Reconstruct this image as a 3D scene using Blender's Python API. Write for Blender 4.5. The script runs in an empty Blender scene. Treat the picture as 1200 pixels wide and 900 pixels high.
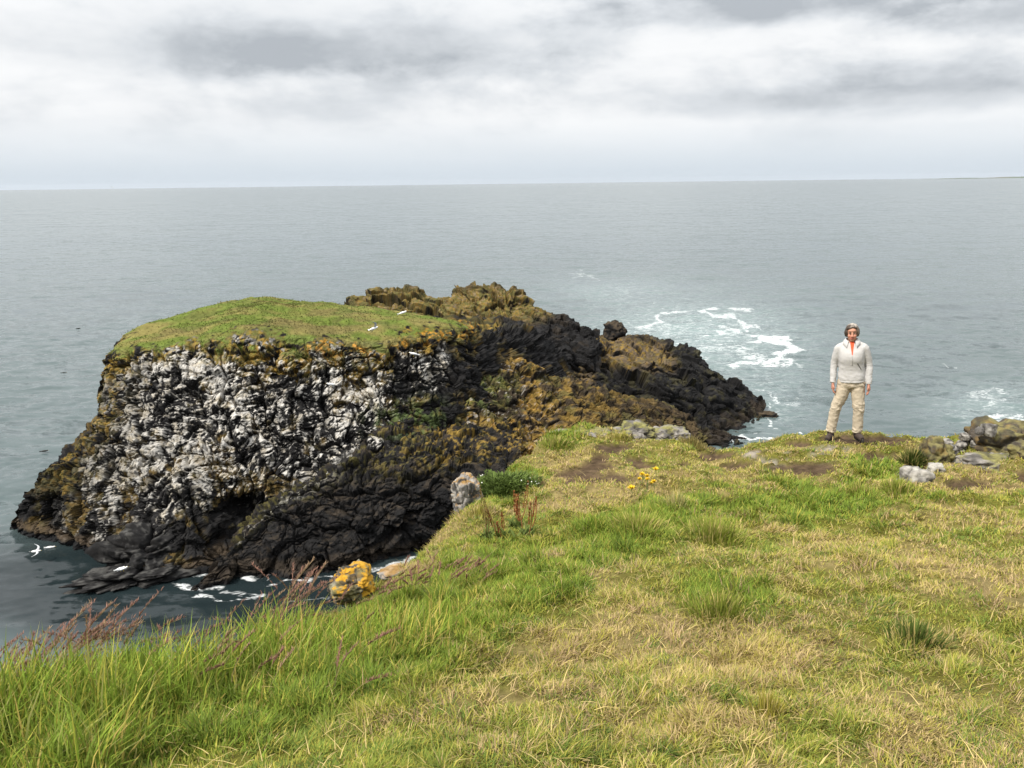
import bpy, bmesh, math, random
import numpy as np
from mathutils import Matrix, Vector, Quaternion
random.seed(7)
RNG = np.random.default_rng(11)
SC = bpy.context.scene
COL = SC.collection

# ------------------------------------------------------------------ camera maths (photo is 1200 x 900)
F_PX = 942.0
PITCH = math.atan(235.0 / F_PX)
ROLL = math.atan(15.0 / 1200.0)
SEA = -22.0
_F = np.array([0, math.cos(PITCH), -math.sin(PITCH)])
_U0 = np.array([0, math.sin(PITCH), math.cos(PITCH)])
_R0 = np.array([1.0, 0, 0])
_R = _R0 * math.cos(ROLL) - _U0 * math.sin(ROLL)
_U = _U0 * math.cos(ROLL) + _R0 * math.sin(ROLL)

def ray(px, py):
    return _F * F_PX + _R * (px - 600.0) + _U * (450.0 - py)
def P(px, py, Y):
    d = ray(px, py)
    return d * (Y / d[1])
def PS(px, py, z=SEA):
    d = ray(px, py)
    return d * (z / d[2])
def proj(p):
    p = np.asarray(p, float)
    w = np.maximum(p @ _F, 1e-3)
    return 600 + F_PX * (p @ _R) / w, 450 - F_PX * (p @ _U) / w

# ------------------------------------------------------------------ noise
def _h(ix, iy, iz, seed):
    h = (ix.astype(np.int64) * 73856093) ^ (iy.astype(np.int64) * 19349663) ^ (iz.astype(np.int64) * 83492791) ^ (seed * 2654435761)
    h = h & 0xFFFFFFFF
    h = ((h ^ (h >> 16)) * 0x45d9f3b) & 0xFFFFFFFF
    h = ((h ^ (h >> 16)) * 0x45d9f3b) & 0xFFFFFFFF
    h = h ^ (h >> 16)
    return h / 4294967295.0
def vnoise(p, seed=0):
    i = np.floor(p).astype(np.int64); f = p - i
    f = f * f * f * (f * (f * 6 - 15) + 10)
    x, y, z = i[:, 0], i[:, 1], i[:, 2]; fx, fy, fz = f[:, 0], f[:, 1], f[:, 2]
    r = 0
    for dx in (0, 1):
        wx = fx if dx else 1 - fx
        for dy in (0, 1):
            wy = fy if dy else 1 - fy
            for dz in (0, 1):
                wz = fz if dz else 1 - fz
                r = r + wx * wy * wz * _h(x + dx, y + dy, z + dz, seed)
    return r * 2 - 1
_ROT = np.array([[0.36, 0.48, -0.8], [-0.8, 0.6, 0.0], [0.48, 0.64, 0.6]])
def fbm(p, octs=4, seed=0, gain=0.5, lac=2.03):
    a = 1.0; s = 0; t = 0; q = np.array(p, float)
    for o in range(octs):
        s = s + a * vnoise(q, seed + o * 17); t += a
        q = q @ _ROT.T * lac + 13.7; a *= gain
    return s / t * 1.6
def worley(p, seed=0):
    i = np.floor(p).astype(np.int64)
    f1 = np.full(len(p), 9.0); f2 = np.full(len(p), 9.0); rid = np.zeros(len(p))
    for dx in (-1, 0, 1):
        for dy in (-1, 0, 1):
            for dz in (-1, 0, 1):
                cx, cy, cz = i[:, 0] + dx, i[:, 1] + dy, i[:, 2] + dz
                qx = cx + _h(cx, cy, cz, seed + 1); qy = cy + _h(cx, cy, cz, seed + 2); qz = cz + _h(cx, cy, cz, seed + 3)
                d = np.sqrt((qx - p[:, 0]) ** 2 + (qy - p[:, 1]) ** 2 + (qz - p[:, 2]) ** 2)
                m = d < f1
                f2 = np.where(m, f1, np.minimum(f2, d))
                rid = np.where(m, _h(cx, cy, cz, seed + 4), rid)
                f1 = np.where(m, d, f1)
    return f1, f2, rid
def facets(p, seed=0):
    """each cell is a tilted plane of its own: angular blocks"""
    i = np.floor(p).astype(np.int64); f1 = np.full(len(p), 9.0); f2 = f1.copy(); out = np.zeros(len(p)); rid = out.copy()
    for dx in (-1, 0, 1):
        for dy in (-1, 0, 1):
            for dz in (-1, 0, 1):
                cx, cy, cz = i[:, 0] + dx, i[:, 1] + dy, i[:, 2] + dz
                ox = p[:, 0] - cx - _h(cx, cy, cz, seed + 1); oy = p[:, 1] - cy - _h(cx, cy, cz, seed + 2); oz = p[:, 2] - cz - _h(cx, cy, cz, seed + 3)
                d = np.sqrt(ox * ox + oy * oy + oz * oz)
                m = d < f1
                f2 = np.where(m, f1, np.minimum(f2, d))
                pl = ox * (_h(cx, cy, cz, seed + 5) - 0.5) * 2 + oy * (_h(cx, cy, cz, seed + 6) - 0.5) * 2 + oz * (_h(cx, cy, cz, seed + 7) - 0.5) * 2
                r = _h(cx, cy, cz, seed + 4)
                out = np.where(m, pl + (r - 0.5) * 0.8, out); rid = np.where(m, r, rid); f1 = np.where(m, d, f1)
    return out, f2 - f1, rid
def ss(a, b, x):
    t = np.clip((x - a) / (b - a), 0, 1)
    return t * t * (3 - 2 * t)
def sdf_poly(x, y, poly):
    """signed distance to a closed polygon, negative inside"""
    poly = np.asarray(poly, float); n = len(poly)
    d = np.full(x.shape, 1e9); ins = np.zeros(x.shape, bool)
    for k in range(n):
        a = poly[k]; b = poly[(k + 1) % n]; e = b - a
        t = np.clip(((x - a[0]) * e[0] + (y - a[1]) * e[1]) / max(e @ e, 1e-9), 0, 1)
        d = np.minimum(d, (x - a[0] - t * e[0]) ** 2 + (y - a[1] - t * e[1]) ** 2)
        c = ((a[1] > y) != (b[1] > y)) & (x < (b[0] - a[0]) * (y - a[1]) / (b[1] - a[1] + 1e-12) + a[0])
        ins ^= c
    d = np.sqrt(d)
    return np.where(ins, -d, d)
def mixc(a, b, t):
    return a * (1 - t[:, None]) + np.asarray(b, float) * t[:, None]

# ------------------------------------------------------------------ object helpers
def tag(o, label=None, cat=None, group=None, kind=None):
    if label: o['label'] = label
    if cat: o['category'] = cat
    if group: o['group'] = group
    if kind: o['kind'] = kind
    return o
def np_mesh(name, verts, faces, mat=None, cols=None, parent=None, smooth=True, attrs=None):
    """faces: (n,4) or (n,3) int array, or list of such arrays"""
    if not isinstance(faces, (list, tuple)): faces = [faces]
    faces = [np.asarray(f, np.int32) for f in faces if len(f)]
    me = bpy.data.meshes.new(name)
    nl = sum(f.size for f in faces); npoly = sum(len(f) for f in faces)
    me.vertices.add(len(verts)); me.loops.add(nl); me.polygons.add(npoly)
    me.vertices.foreach_set('co', np.asarray(verts, np.float32).ravel())
    me.loops.foreach_set('vertex_index', np.concatenate([f.ravel() for f in faces]))
    st = []; off = 0
    for f in faces:
        st.append(off + np.arange(len(f)) * f.shape[1]); off += f.size
    me.polygons.foreach_set('loop_start', np.concatenate(st).astype(np.int32))
    me.polygons.foreach_set('use_smooth', np.full(npoly, smooth))
    me.update(calc_edges=True)
    if cols is not None:
        a = me.attributes.new('Col', 'FLOAT_COLOR', 'POINT')
        c = np.ones((len(verts), 4), np.float32); c[:, :3] = np.clip(cols, 0, 1)
        a.data.foreach_set('color', c.ravel())
    for k, v in (attrs or {}).items():
        a = me.attributes.new(k, 'FLOAT', 'POINT'); a.data.foreach_set('value', np.asarray(v, np.float32))
    if mat: me.materials.append(mat)
    o = bpy.data.objects.new(name, me); COL.objects.link(o)
    if parent: o.parent = parent
    return o
def empty(name, loc=(0, 0, 0), rz=0.0):
    o = bpy.data.objects.new(name, None); COL.objects.link(o)
    o.empty_display_size = 0.2
    o.location = loc; o.rotation_euler = (0, 0, rz)
    return o
def grid_faces(nr, nc, wrap=False):
    r = np.arange(nr - 1)[:, None]; c = np.arange(nc if wrap else nc - 1)[None, :]
    a = r * nc + c; b = r * nc + (c + 1) % nc
    return np.stack([a, b, b + nc, a + nc], -1).reshape(-1, 4)
def grid_normals(g, wrap=False):
    du = np.gradient(g, axis=1)
    if wrap:
        du[:, 0] = (g[:, 1] - g[:, -1]) / 2; du[:, -1] = (g[:, 0] - g[:, -2]) / 2
    dv = np.gradient(g, axis=0)
    n = np.cross(du, dv)
    return n / np.maximum(np.linalg.norm(n, axis=2, keepdims=True), 1e-9)

# ------------------------------------------------------------------ materials
def new_mat(name):
    m = bpy.data.materials.new(name); m.use_nodes = True
    nt = m.node_tree; b = nt.nodes['Principled BSDF']
    return m, nt, b
def vmat(name, rough=0.9, spec=0.2, scale=6.0, var=0.35, bump=0.3, bump_scale=12.0, bdist=0.03, translucent=0.0, vor=False):
    """vertex colour varied by noise, with fine bump"""
    m, nt, b = new_mat(name)
    N = nt.nodes; L = nt.links
    at = N.new('ShaderNodeAttribute'); at.attribute_name = 'Col'
    tc = N.new('ShaderNodeTexCoord')
    no = N.new('ShaderNodeTexNoise'); no.inputs['Scale'].default_value = scale; no.inputs['Detail'].default_value = 6; no.inputs['Roughness'].default_value = 0.65
    L.new(tc.outputs['Object'], no.inputs['Vector'])
    mr = N.new('ShaderNodeMapRange'); mr.inputs[1].default_value = 0.25; mr.inputs[2].default_value = 0.75
    mr.inputs[3].default_value = 1 - var; mr.inputs[4].default_value = 1 + var
    L.new(no.outputs['Fac'], mr.inputs[0])
    mx = N.new('ShaderNodeVectorMath'); mx.operation = 'SCALE'
    L.new(at.outputs['Color'], mx.inputs[0]); L.new(mr.outputs[0], mx.inputs['Scale'])
    L.new(mx.outputs[0], b.inputs['Base Color'])
    b.inputs['Roughness'].default_value = rough; b.inputs['Specular IOR Level'].default_value = spec
    if bump > 0:
        n2 = N.new('ShaderNodeTexNoise'); n2.inputs['Scale'].default_value = bump_scale; n2.inputs['Detail'].default_value = 8; n2.inputs['Roughness'].default_value = 0.7
        L.new(tc.outputs['Object'], n2.inputs['Vector'])
        h = n2.outputs['Fac']
        if vor:
            vo = N.new('ShaderNodeTexVoronoi'); vo.inputs['Scale'].default_value = bump_scale * 0.35
            L.new(tc.outputs['Object'], vo.inputs['Vector'])
            ad = N.new('ShaderNodeMath'); ad.operation = 'ADD'
            L.new(h, ad.inputs[0]); L.new(vo.outputs['Distance'], ad.inputs[1]); h = ad.outputs[0]
        bp = N.new('ShaderNodeBump'); bp.inputs['Strength'].default_value = bump; bp.inputs['Distance'].default_value = bdist
        L.new(h, bp.inputs['Height']); L.new(bp.outputs[0], b.inputs['Normal'])
    if translucent > 0:
        tr = N.new('ShaderNodeBsdfTranslucent'); L.new(mx.outputs[0], tr.inputs['Color'])
        ms = N.new('ShaderNodeMixShader'); ms.inputs[0].default_value = translucent
        L.new(b.outputs[0], ms.inputs[1]); L.new(tr.outputs[0], ms.inputs[2])
        L.new(ms.outputs[0], N['Material Output'].inputs['Surface'])
    return m
def cmat(name, col, rough=0.8, spec=0.25, scale=20.0, var=0.12, bump=0.15, bump_scale=60.0, bdist=0.004):
    """one colour varied by noise, with fine bump"""
    m, nt, b = new_mat(name)
    N = nt.nodes; L = nt.links
    tc = N.new('ShaderNodeTexCoord')
    no = N.new('ShaderNodeTexNoise'); no.inputs['Scale'].default_value = scale; no.inputs['Detail'].default_value = 4
    L.new(tc.outputs['Object'], no.inputs['Vector'])
    cr = N.new('ShaderNodeValToRGB')
    cr.color_ramp.elements[0].position = 0.3; cr.color_ramp.elements[1].position = 0.7
    cr.color_ramp.elements[0].color = (*[c * (1 - var) for c in col], 1); cr.color_ramp.elements[1].color = (*[min(1, c * (1 + var)) for c in col], 1)
    L.new(no.outputs['Fac'], cr.inputs[0]); L.new(cr.outputs[0], b.inputs['Base Color'])
    b.inputs['Roughness'].default_value = rough; b.inputs['Specular IOR Level'].default_value = spec
    if bump > 0:
        n2 = N.new('ShaderNodeTexNoise'); n2.inputs['Scale'].default_value = bump_scale; n2.inputs['Detail'].default_value = 5
        L.new(tc.outputs['Object'], n2.inputs['Vector'])
        bp = N.new('ShaderNodeBump'); bp.inputs['Strength'].default_value = bump; bp.inputs['Distance'].default_value = bdist
        L.new(n2.outputs['Fac'], bp.inputs['Height']); L.new(bp.outputs[0], b.inputs['Normal'])
    return m
M_ROCK = vmat('rock', rough=0.88, spec=0.18, scale=3.0, var=0.45, bump=0.6, bump_scale=4.0, bdist=0.10, vor=True)
M_STONE = vmat('stone', rough=0.88, spec=0.2, scale=16.0, var=0.4, bump=0.7, bump_scale=22.0, bdist=0.02, vor=True)
M_TURF_FAR = vmat('far_turf', rough=0.95, spec=0.05, scale=2.2, var=0.4, bump=0.8, bump_scale=7.0, bdist=0.1)
M_GROUND = vmat('turf_ground', rough=0.95, spec=0.05, scale=11.0, var=0.45, bump=0.8, bump_scale=30.0, bdist=0.03)
M_BLADE = vmat('grass_blade', rough=0.75, spec=0.18, scale=3.0, var=0.12, bump=0.0, translucent=0.3)

# ------------------------------------------------------------------ camera, light, world
cam = bpy.data.cameras.new('camera'); co = bpy.data.objects.new('camera', cam); COL.objects.link(co)
cam.sensor_fit = 'HORIZONTAL'; cam.sensor_width = 36.0; cam.lens = 36.0 * F_PX / 1200.0
cam.clip_start = 0.1; cam.clip_end = 120000.0
co.matrix_world = Matrix(((_R[0], _U[0], -_F[0], 0), (_R[1], _U[1], -_F[1], 0), (_R[2], _U[2], -_F[2], 0), (0, 0, 0, 1)))
SC.camera = co

SUN_FROM = Vector((-0.52, -0.34, 0.78)).normalized()
SUN_EL = math.asin(SUN_FROM.z); SUN_AZ = math.atan2(SUN_FROM.x, SUN_FROM.y)
sun = bpy.data.lights.new('sun', 'SUN'); sun.energy = 3.3; sun.angle = math.radians(5); sun.color = (1.0, 0.95, 0.86)
so = bpy.data.objects.new('sun', sun); COL.objects.link(so)
so.rotation_euler = (-SUN_FROM).to_track_quat('-Z', 'Y').to_euler(); so.location = (-20, -10, 40)

def build_world():
    w = bpy.data.worlds.new('World'); SC.world = w; w.use_nodes = True
    nt = w.node_tree; N = nt.nodes; L = nt.links
    bg = N['Background']; bg.inputs['Strength'].default_value = 0.1
    sky = N.new('ShaderNodeTexSky'); sky.sky_type = 'NISHITA'; sky.sun_disc = False
    sky.sun_elevation = SUN_EL; sky.sun_rotation = SUN_AZ; sky.air_density = 1.0; sky.dust_density = 2.0
    tc = N.new('ShaderNodeTexCoord'); sp = N.new('ShaderNodeSeparateXYZ'); L.new(tc.outputs['Generated'], sp.inputs[0])
    def math_(op, a, b=None, c=None, clamp=False):
        n = N.new('ShaderNodeMath'); n.operation = op; n.use_clamp = clamp
        for i, v in enumerate((a, b, c)):
            if v is None: continue
            if isinstance(v, (int, float)): n.inputs[i].default_value = v
            else: L.new(v, n.inputs[i])
        return n.outputs[0]
    def rng(v, a, b, c, d, smooth=True):
        n = N.new('ShaderNodeMapRange'); n.interpolation_type = 'SMOOTHSTEP' if smooth else 'LINEAR'
        L.new(v, n.inputs[0])
        for i, x in enumerate((a, b, c, d)): n.inputs[i + 1].default_value = x
        return n.outputs[0]
    X, Y, Z = sp.outputs
    zz = math_('ADD', math_('MAXIMUM', Z, 0.0), 0.10)
    cx = math_('DIVIDE', X, zz); cy = math_('DIVIDE', Y, zz)
    cb = N.new('ShaderNodeCombineXYZ'); L.new(cx, cb.inputs[0]); L.new(cy, cb.inputs[1])
    def noise(vec, scale, detail, rough, dist=0.0, off=0.0):
        mp = N.new('ShaderNodeMapping'); mp.inputs['Location'].default_value = (off, off * 0.7, off * 1.3)
        L.new(vec, mp.inputs[0])
        n = N.new('ShaderNodeTexNoise'); n.inputs['Scale'].default_value = scale; n.inputs['Detail'].default_value = detail
        n.inputs['Roughness'].default_value = rough; n.inputs['Distortion'].default_value = dist
        L.new(mp.outputs[0], n.inputs['Vector']); return n.outputs['Fac']
    n1 = noise(cb.outputs[0], 0.55, 4, 0.5, 0.3, 3.1)
    n2 = noise(cb.outputs[0], 1.4, 4, 0.5, 0.2, 8.7)
    # az / el of a direction, for the big dark cloud bases
    az = math_('ARCTAN2', X, Y)
    el = math_('ARCSINE', Z)
    cb2 = N.new('ShaderNodeCombineXYZ'); L.new(math_('MULTIPLY', az, 4.5), cb2.inputs[0]); L.new(math_('MULTIPLY', el, 10.0), cb2.inputs[1])
    nA = math_('SUBTRACT', noise(cb2.outputs[0], 1.5, 10, 0.60, 0.1, 5.5), 0.5)
    nB = noise(cb2.outputs[0], 0.9, 10, 0.60, 0.15, 2.2)
    def blob(px, py, rx, ry, amt, flat=False):
        d = ray(px, py); d = d / np.linalg.norm(d)
        a0 = math.atan2(d[0], d[1]); e0 = math.asin(d[2])
        u = math_('DIVIDE', math_('SUBTRACT', az, a0), rx / F_PX)
        v = math_('DIVIDE', math_('SUBTRACT', el, e0), ry / F_PX)
        v = math_('MAXIMUM', v, math_('MULTIPLY', v, -1.9))
        r = math_('SQRT', math_('ADD', math_('MULTIPLY', u, u), math_('MULTIPLY', v, v)))
        r = math_('ADD', r, math_('MULTIPLY', nA, 2.6))
        return math_('MULTIPLY', rng(r, 0.1, 1.5, 1.0, 0.0), amt)
    dark = None
    for b in ((455, 66, 210, 36, 0.50), (300, 55, 190, 50, 0.24), (560, 80, 130, 20, 0.25), (930, 6, 190, 36, 0.80), (1185, 18, 90, 28, 0.85), (1010, 118, 200, 24, 0.45),
              (560, -40, 330, 60, 0.3), (160, 60, 120, 45, 0.25), (1130, 95, 140, 20, 0.35), (690, 45, 60, 36, 0.3)):
        k = blob(*b); dark = k if dark is None else math_('ADD', dark, k)
    gen = math_('ADD', math_('MULTIPLY', rng(n1, 0.35, 0.7, 0.0, 1.0), 0.20), math_('MULTIPLY', rng(n2, 0.4, 0.75, 0.0, 1.0), 0.08))
    hfade = rng(el, 0.02, 0.12, 0.25, 1.0)
    gen = math_('ADD', math_('MULTIPLY', gen, hfade), math_('MULTIPLY', rng(nB, 0.47, 0.68, 0.0, 0.45), hfade))
    dk = math_('ADD', gen, dark, clamp=True)
    cr = N.new('ShaderNodeValToRGB'); e = cr.color_ramp.elements
    e[0].position = 0.0; e[0].color = (0.865, 0.872, 0.878, 1)
    e[1].position = 1.0; e[1].color = (0.41, 0.44, 0.475, 1)
    m = e.new(0.45); m.color = (0.64, 0.668, 0.698, 1)
    L.new(dk, cr.inputs[0])
    # overcast luminance climbs towards the zenith
    zen = rng(el, 0.15, 1.1, 1.0, ZENITH, False)
    lum = math_('MULTIPLY', zen, 10.0 * SKY_GAIN)
    sc = N.new('ShaderNodeVectorMath'); sc.operation = 'SCALE'; L.new(cr.outputs[0], sc.inputs[0]); L.new(lum, sc.inputs['Scale'])
    # thin bluish band near the horizon, where clear sky shows through
    mix = N.new('ShaderNodeMix'); mix.data_type = 'RGBA'
    f = math_('ADD', rng(el, 0.0, 0.085, 0.25, 0.97), 0.0)
    low = N.new('ShaderNodeMix'); low.data_type = 'RGBA'; low.inputs['Factor'].default_value = 0.93
    L.new(sky.outputs[0], low.inputs['A']); low.inputs['B'].default_value = (5.0 * SKY_GAIN, 5.9 * SKY_GAIN, 6.75 * SKY_GAIN, 1)
    L.new(f, mix.inputs['Factor']); L.new(low.outputs['Result'], mix.inputs['A']); L.new(sc.outputs[0], mix.inputs['B'])
    L.new(mix.outputs['Result'], bg.inputs['Color'])
SKY_GAIN = 0.80; ZENITH = 1.9
build_world()
SC.view_settings.view_transform = 'Standard'; SC.view_settings.look = 'None'
SC.view_settings.exposure = 0.52; SC.view_settings.gamma = 1.0; SC.view_settings.use_curve_mapping = False
SC.render.engine = 'CYCLES'
SC.cycles.max_bounces = 5; SC.cycles.diffuse_bounces = 3; SC.cycles.glossy_bounces = 2; SC.cycles.transmission_bounces = 2
SC.cycles.use_denoising = True

#@SEA
# ------------------------------------------------------------------ sea
def build_sea():
    az = np.radians(np.concatenate([np.linspace(-180, -48, 34)[:-1], np.linspace(-48, 48, 800), np.linspace(48, 180, 34)[1:-1]]))
    dep = np.radians(np.concatenate([np.linspace(88, 42, 12)[:-1], np.linspace(42, 1.0, 520)[:-1], np.geomspace(1.0, 0.02, 40)]))
    r = -SEA / np.tan(dep)
    A, Rr = np.meshgrid(az, r)
    x = Rr * np.sin(A); y = Rr * np.cos(A)
    p = np.stack([x.ravel(), y.ravel(), np.zeros(x.size)], 1)
    rr = Rr.ravel()
    # wind chop with crests running across the view; damped where the mesh is too coarse to carry it
    def chop(wl, amp, seed, ang):
        c, s = math.cos(ang), math.sin(ang)
        q = np.stack([(p[:, 0] * c + p[:, 1] * s) / (wl * 2.6), (-p[:, 0] * s + p[:, 1] * c) / wl, np.zeros(len(p))], 1)
        n = 1 - np.abs(vnoise(q * 2, seed)) * 2
        spacing = 22 * math.radians(0.079) / np.maximum(np.sin(np.arctan(22 / rr)) ** 2, 1e-6)
        return amp * n * ss(0.6, 0.25, spacing / wl)
    z = chop(9, 0.07, 3, 0.25) + chop(4, 0.10, 5, -0.2) + chop(2.0, 0.07, 8, 0.5) + chop(22, 0.05, 9, 0.1)
    px, py = proj(np.stack([x.ravel(), y.ravel(), np.full(x.size, SEA)], 1))
    front = y.ravel() > 1
    calm = ss(1.25, 0.6, np.hypot((px - 210) / 340, (py - 690) / 75)) * front
    v = np.stack([x.ravel(), y.ravel(), SEA + z * (1 - 0.75 * calm)], 1)
    wn = np.stack([px / 42, py / 11, np.zeros(len(px))], 1)
    w1 = fbm(wn, 3, 21); w2 = fbm(wn * 2.1 + 5, 3, 31)
    qx = px + w1 * 24; qy = py + w2 * 7.0
    foam = np.zeros(len(px))
    def streak(pts, wdt, amt):
        nonlocal foam
        pts = np.asarray(pts, float)
        d = np.full(len(px), 1e9)
        for a, b in zip(pts[:-1], pts[1:]):
            e = (b - a); e2 = e * np.array([1, 3.0])
            ax = qx - a[0]; ay = (qy - a[1]) * 3.0
            t = np.clip((ax * e2[0] + ay * e2[1]) / (e2 @ e2), 0, 1)
            d = np.minimum(d, np.hypot(ax - t * e2[0], ay - t * e2[1]))
        foam = np.maximum(foam, amt * ss(wdt, wdt * 0.15, d))
    streak([(668, 322), (700, 327)], 12, 0.7); streak([(738, 338), (748, 346), (722, 351)], 14, 0.65)
    streak([(752, 384), (772, 372), (800, 368), (850, 366), (872, 374), (874, 384), (858, 388)], 16, 0.95)
    streak([(750, 392), (770, 386), (800, 390)], 18, 0.75)
    streak([(890, 398), (915, 404), (932, 410), (905, 420), (868, 426)], 26, 1.05)
    streak([(888, 397), (912, 399)], 9, 1.0); streak([(812, 409), (850, 408), (880, 418)], 22, 0.85)
    streak([(905, 424), (935, 434)], 12, 0.7); streak([(880, 440), (915, 436)], 10, 0.6)
    streak([(895, 470), (930, 474)], 14, 0.75); streak([(918, 486), (930, 487)], 6, 0.8)
    streak([(1118, 430), (1138, 431)], 7, 0.9); streak([(1068, 418), (1074, 418)], 4, 0.8)
    streak([(1132, 478), (1158, 462), (1178, 458)], 20, 0.8); streak([(1165, 492), (1195, 490)], 14, 0.95); streak([(1125, 490), (1140, 482)], 10, 0.7)
    streak([(832, 519), (860, 515), (950, 513)], 16, 1.2)
    streak([(885, 455), (900, 470), (893, 488), (905, 500)], 8, 0.9)
    # inlet between the stack and the headland
    qx = px + w1 * 9; qy = py + w2 * 3.5
    streak([(208, 686), (232, 690), (254, 687)], 18, 1.04); streak([(225, 674), (240, 671), (250, 679)], 9, 0.85)
    streak([(286, 680), (300, 672), (292, 662)], 14, 1.04); streak([(286, 680), (310, 676)], 14, 0.95)
    streak([(318, 664), (350, 660), (405, 652), (440, 640)], 12, 0.90); streak([(240, 690), (290, 697)], 11, 0.75)
    streak([(370, 660), (430, 650), (460, 636)], 11, 0.85); streak([(335, 705), (400, 700)], 11, 0.67)
    streak([(318, 684), (360, 681), (410, 675), (455, 664), (480, 654)], 11, 0.95); streak([(222, 700), (268, 705), (312, 700)], 12, 0.9); streak([(208, 688), (240, 694), (262, 688)], 13, 0.95)
    streak([(2, 632), (60, 645), (110, 658)], 5, 0.25)
    # broad milky patch where the swell breaks, and paler wind lanes
    milk = np.exp(-(((px - 815) / 120) ** 2 + ((py - 395) / 42) ** 2)) * 0.9 + np.exp(-(((px - 1165) / 70) ** 2 + ((py - 478) / 25) ** 2)) * 0.5
    milk += 0.35 * np.exp(-(((px - 715) / 70) ** 2 + ((py - 340) / 16) ** 2)) + 0.4 * np.exp(-(((px - 900) / 60) ** 2 + ((py - 470) / 40) ** 2))
    foam[~front] = 0; milk[~front] = 0
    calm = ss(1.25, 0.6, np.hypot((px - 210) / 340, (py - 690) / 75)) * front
    m, nt, b = new_mat('sea_water'); N = nt.nodes; L = nt.links
    geo = N.new('ShaderNodeNewGeometry')
    af = N.new('ShaderNodeAttribute'); af.attribute_name = 'foam'
    am = N.new('ShaderNodeAttribute'); am.attribute_name = 'milk'
    def noise(scale, detail, rough, sx=1.0, sy=1.0, rot=0.0, dist=0.0):
        mp = N.new('ShaderNodeMapping'); mp.inputs['Scale'].default_value = (sx, sy, 1); mp.inputs['Rotation'].default_value = (0, 0, rot)
        L.new(geo.outputs['Position'], mp.inputs[0])
        n = N.new('ShaderNodeTexNoise'); n.inputs['Scale'].default_value = scale; n.inputs['Detail'].default_value = detail
        n.inputs['Roughness'].default_value = rough; n.inputs['Distortion'].default_value = dist
        L.new(mp.outputs[0], n.inputs['Vector']); return n.outputs['Fac']
    def mth(op, a, bb, clamp=False):
        n = N.new('ShaderNodeMath'); n.operation = op; n.use_clamp = clamp
        for i, v_ in enumerate((a, bb)):
            if isinstance(v_, (int, float)): n.inputs[i].default_value = v_
            else: L.new(v_, n.inputs[i])
        return n.outputs[0]
    def rng(v_, a, bb, c, d):
        n = N.new('ShaderNodeMapRange'); n.interpolation_type = 'SMOOTHSTEP'; L.new(v_, n.inputs[0])
        for i, q_ in enumerate((a, bb, c, d)): n.inputs[i + 1].default_value = q_
        return n.outputs[0]
    # foam lace
    f1 = noise(1.6, 8, 0.75, 0.55, 1.0, 0.2, 0.9); f2 = noise(0.40, 6, 0.65, 0.5, 1.0, 0.1, 0.8)
    lace = mth('ADD', mth('MULTIPLY', f1, 0.75), mth('MULTIPLY', f2, 0.5))
    ff = rng(mth('ADD', mth('MULTIPLY', af.outputs['Fac'], 0.95), mth('MULTIPLY', lace, -1.75)), -0.48, 0.22, 0.0, 0.95)
    rdg = rng(mth('ABSOLUTE', mth('SUBTRACT', noise(1.5, 4, 0.55, 0.6, 1.0, 0.15, 1.2), 0.5), 0.0), 0.0, 0.13, 1.0, 0.0)
    ff = rng(mth('ADD', mth('MULTIPLY', af.outputs['Fac'], 0.95), mth('SUBTRACT', mth('ADD', mth('MULTIPLY', rdg, 0.42), mth('MULTIPLY', f1, 0.5)), 1.22)), -0.22, 0.62, 0.0, 0.90)
    caps = rng(noise(0.11, 8, 0.72, 0.6, 1.3, 0.15, 0.2), 0.735, 0.80, 0.0, 0.55)
    ff = mth('MAXIMUM', ff, caps)
    ff = mth('MAXIMUM', ff, mth('MULTIPLY', am.outputs['Fac'], mth('MULTIPLY', rng(f1, 0.45, 0.68, 0.0, 1.0), mth('ADD', mth('MULTIPLY', rdg, 0.6), 0.2))))
    lane = noise(0.006, 4, 0.6, 0.35, 1.6, 0.08)
    wc = N.new('ShaderNodeMix'); wc.data_type = 'RGBA'; L.new(lane, wc.inputs['Factor'])
    wc.inputs['A'].default_value = (0.058, 0.084, 0.088, 1); wc.inputs['B'].default_value = (0.090, 0.116, 0.115, 1)
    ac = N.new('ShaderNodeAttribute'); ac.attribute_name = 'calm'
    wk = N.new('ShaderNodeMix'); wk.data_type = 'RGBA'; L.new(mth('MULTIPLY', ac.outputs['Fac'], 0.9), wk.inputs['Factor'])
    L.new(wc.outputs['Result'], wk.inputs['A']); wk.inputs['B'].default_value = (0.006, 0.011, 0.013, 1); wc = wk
    w2_ = N.new('ShaderNodeMix'); w2_.data_type = 'RGBA'; L.new(mth('MULTIPLY', am.outputs['Fac'], 0.75), w2_.inputs['Factor'])
    L.new(wc.outputs['Result'], w2_.inputs['A']); w2_.inputs['B'].default_value = (0.17, 0.24, 0.235, 1)
    w3 = N.new('ShaderNodeMix'); w3.data_type = 'RGBA'; L.new(ff, w3.inputs['Factor'])
    L.new(w2_.outputs['Result'], w3.inputs['A']); w3.inputs['B'].default_value = (0.80, 0.82, 0.82, 1)
    L.new(w3.outputs['Result'], b.inputs['Base Color'])
    L.new(rng(ff, 0, 1, 0.16, 0.8), b.inputs['Roughness'])
    b.inputs['IOR'].default_value = 1.33; b.inputs['Specular IOR Level'].default_value = 0.5
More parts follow.
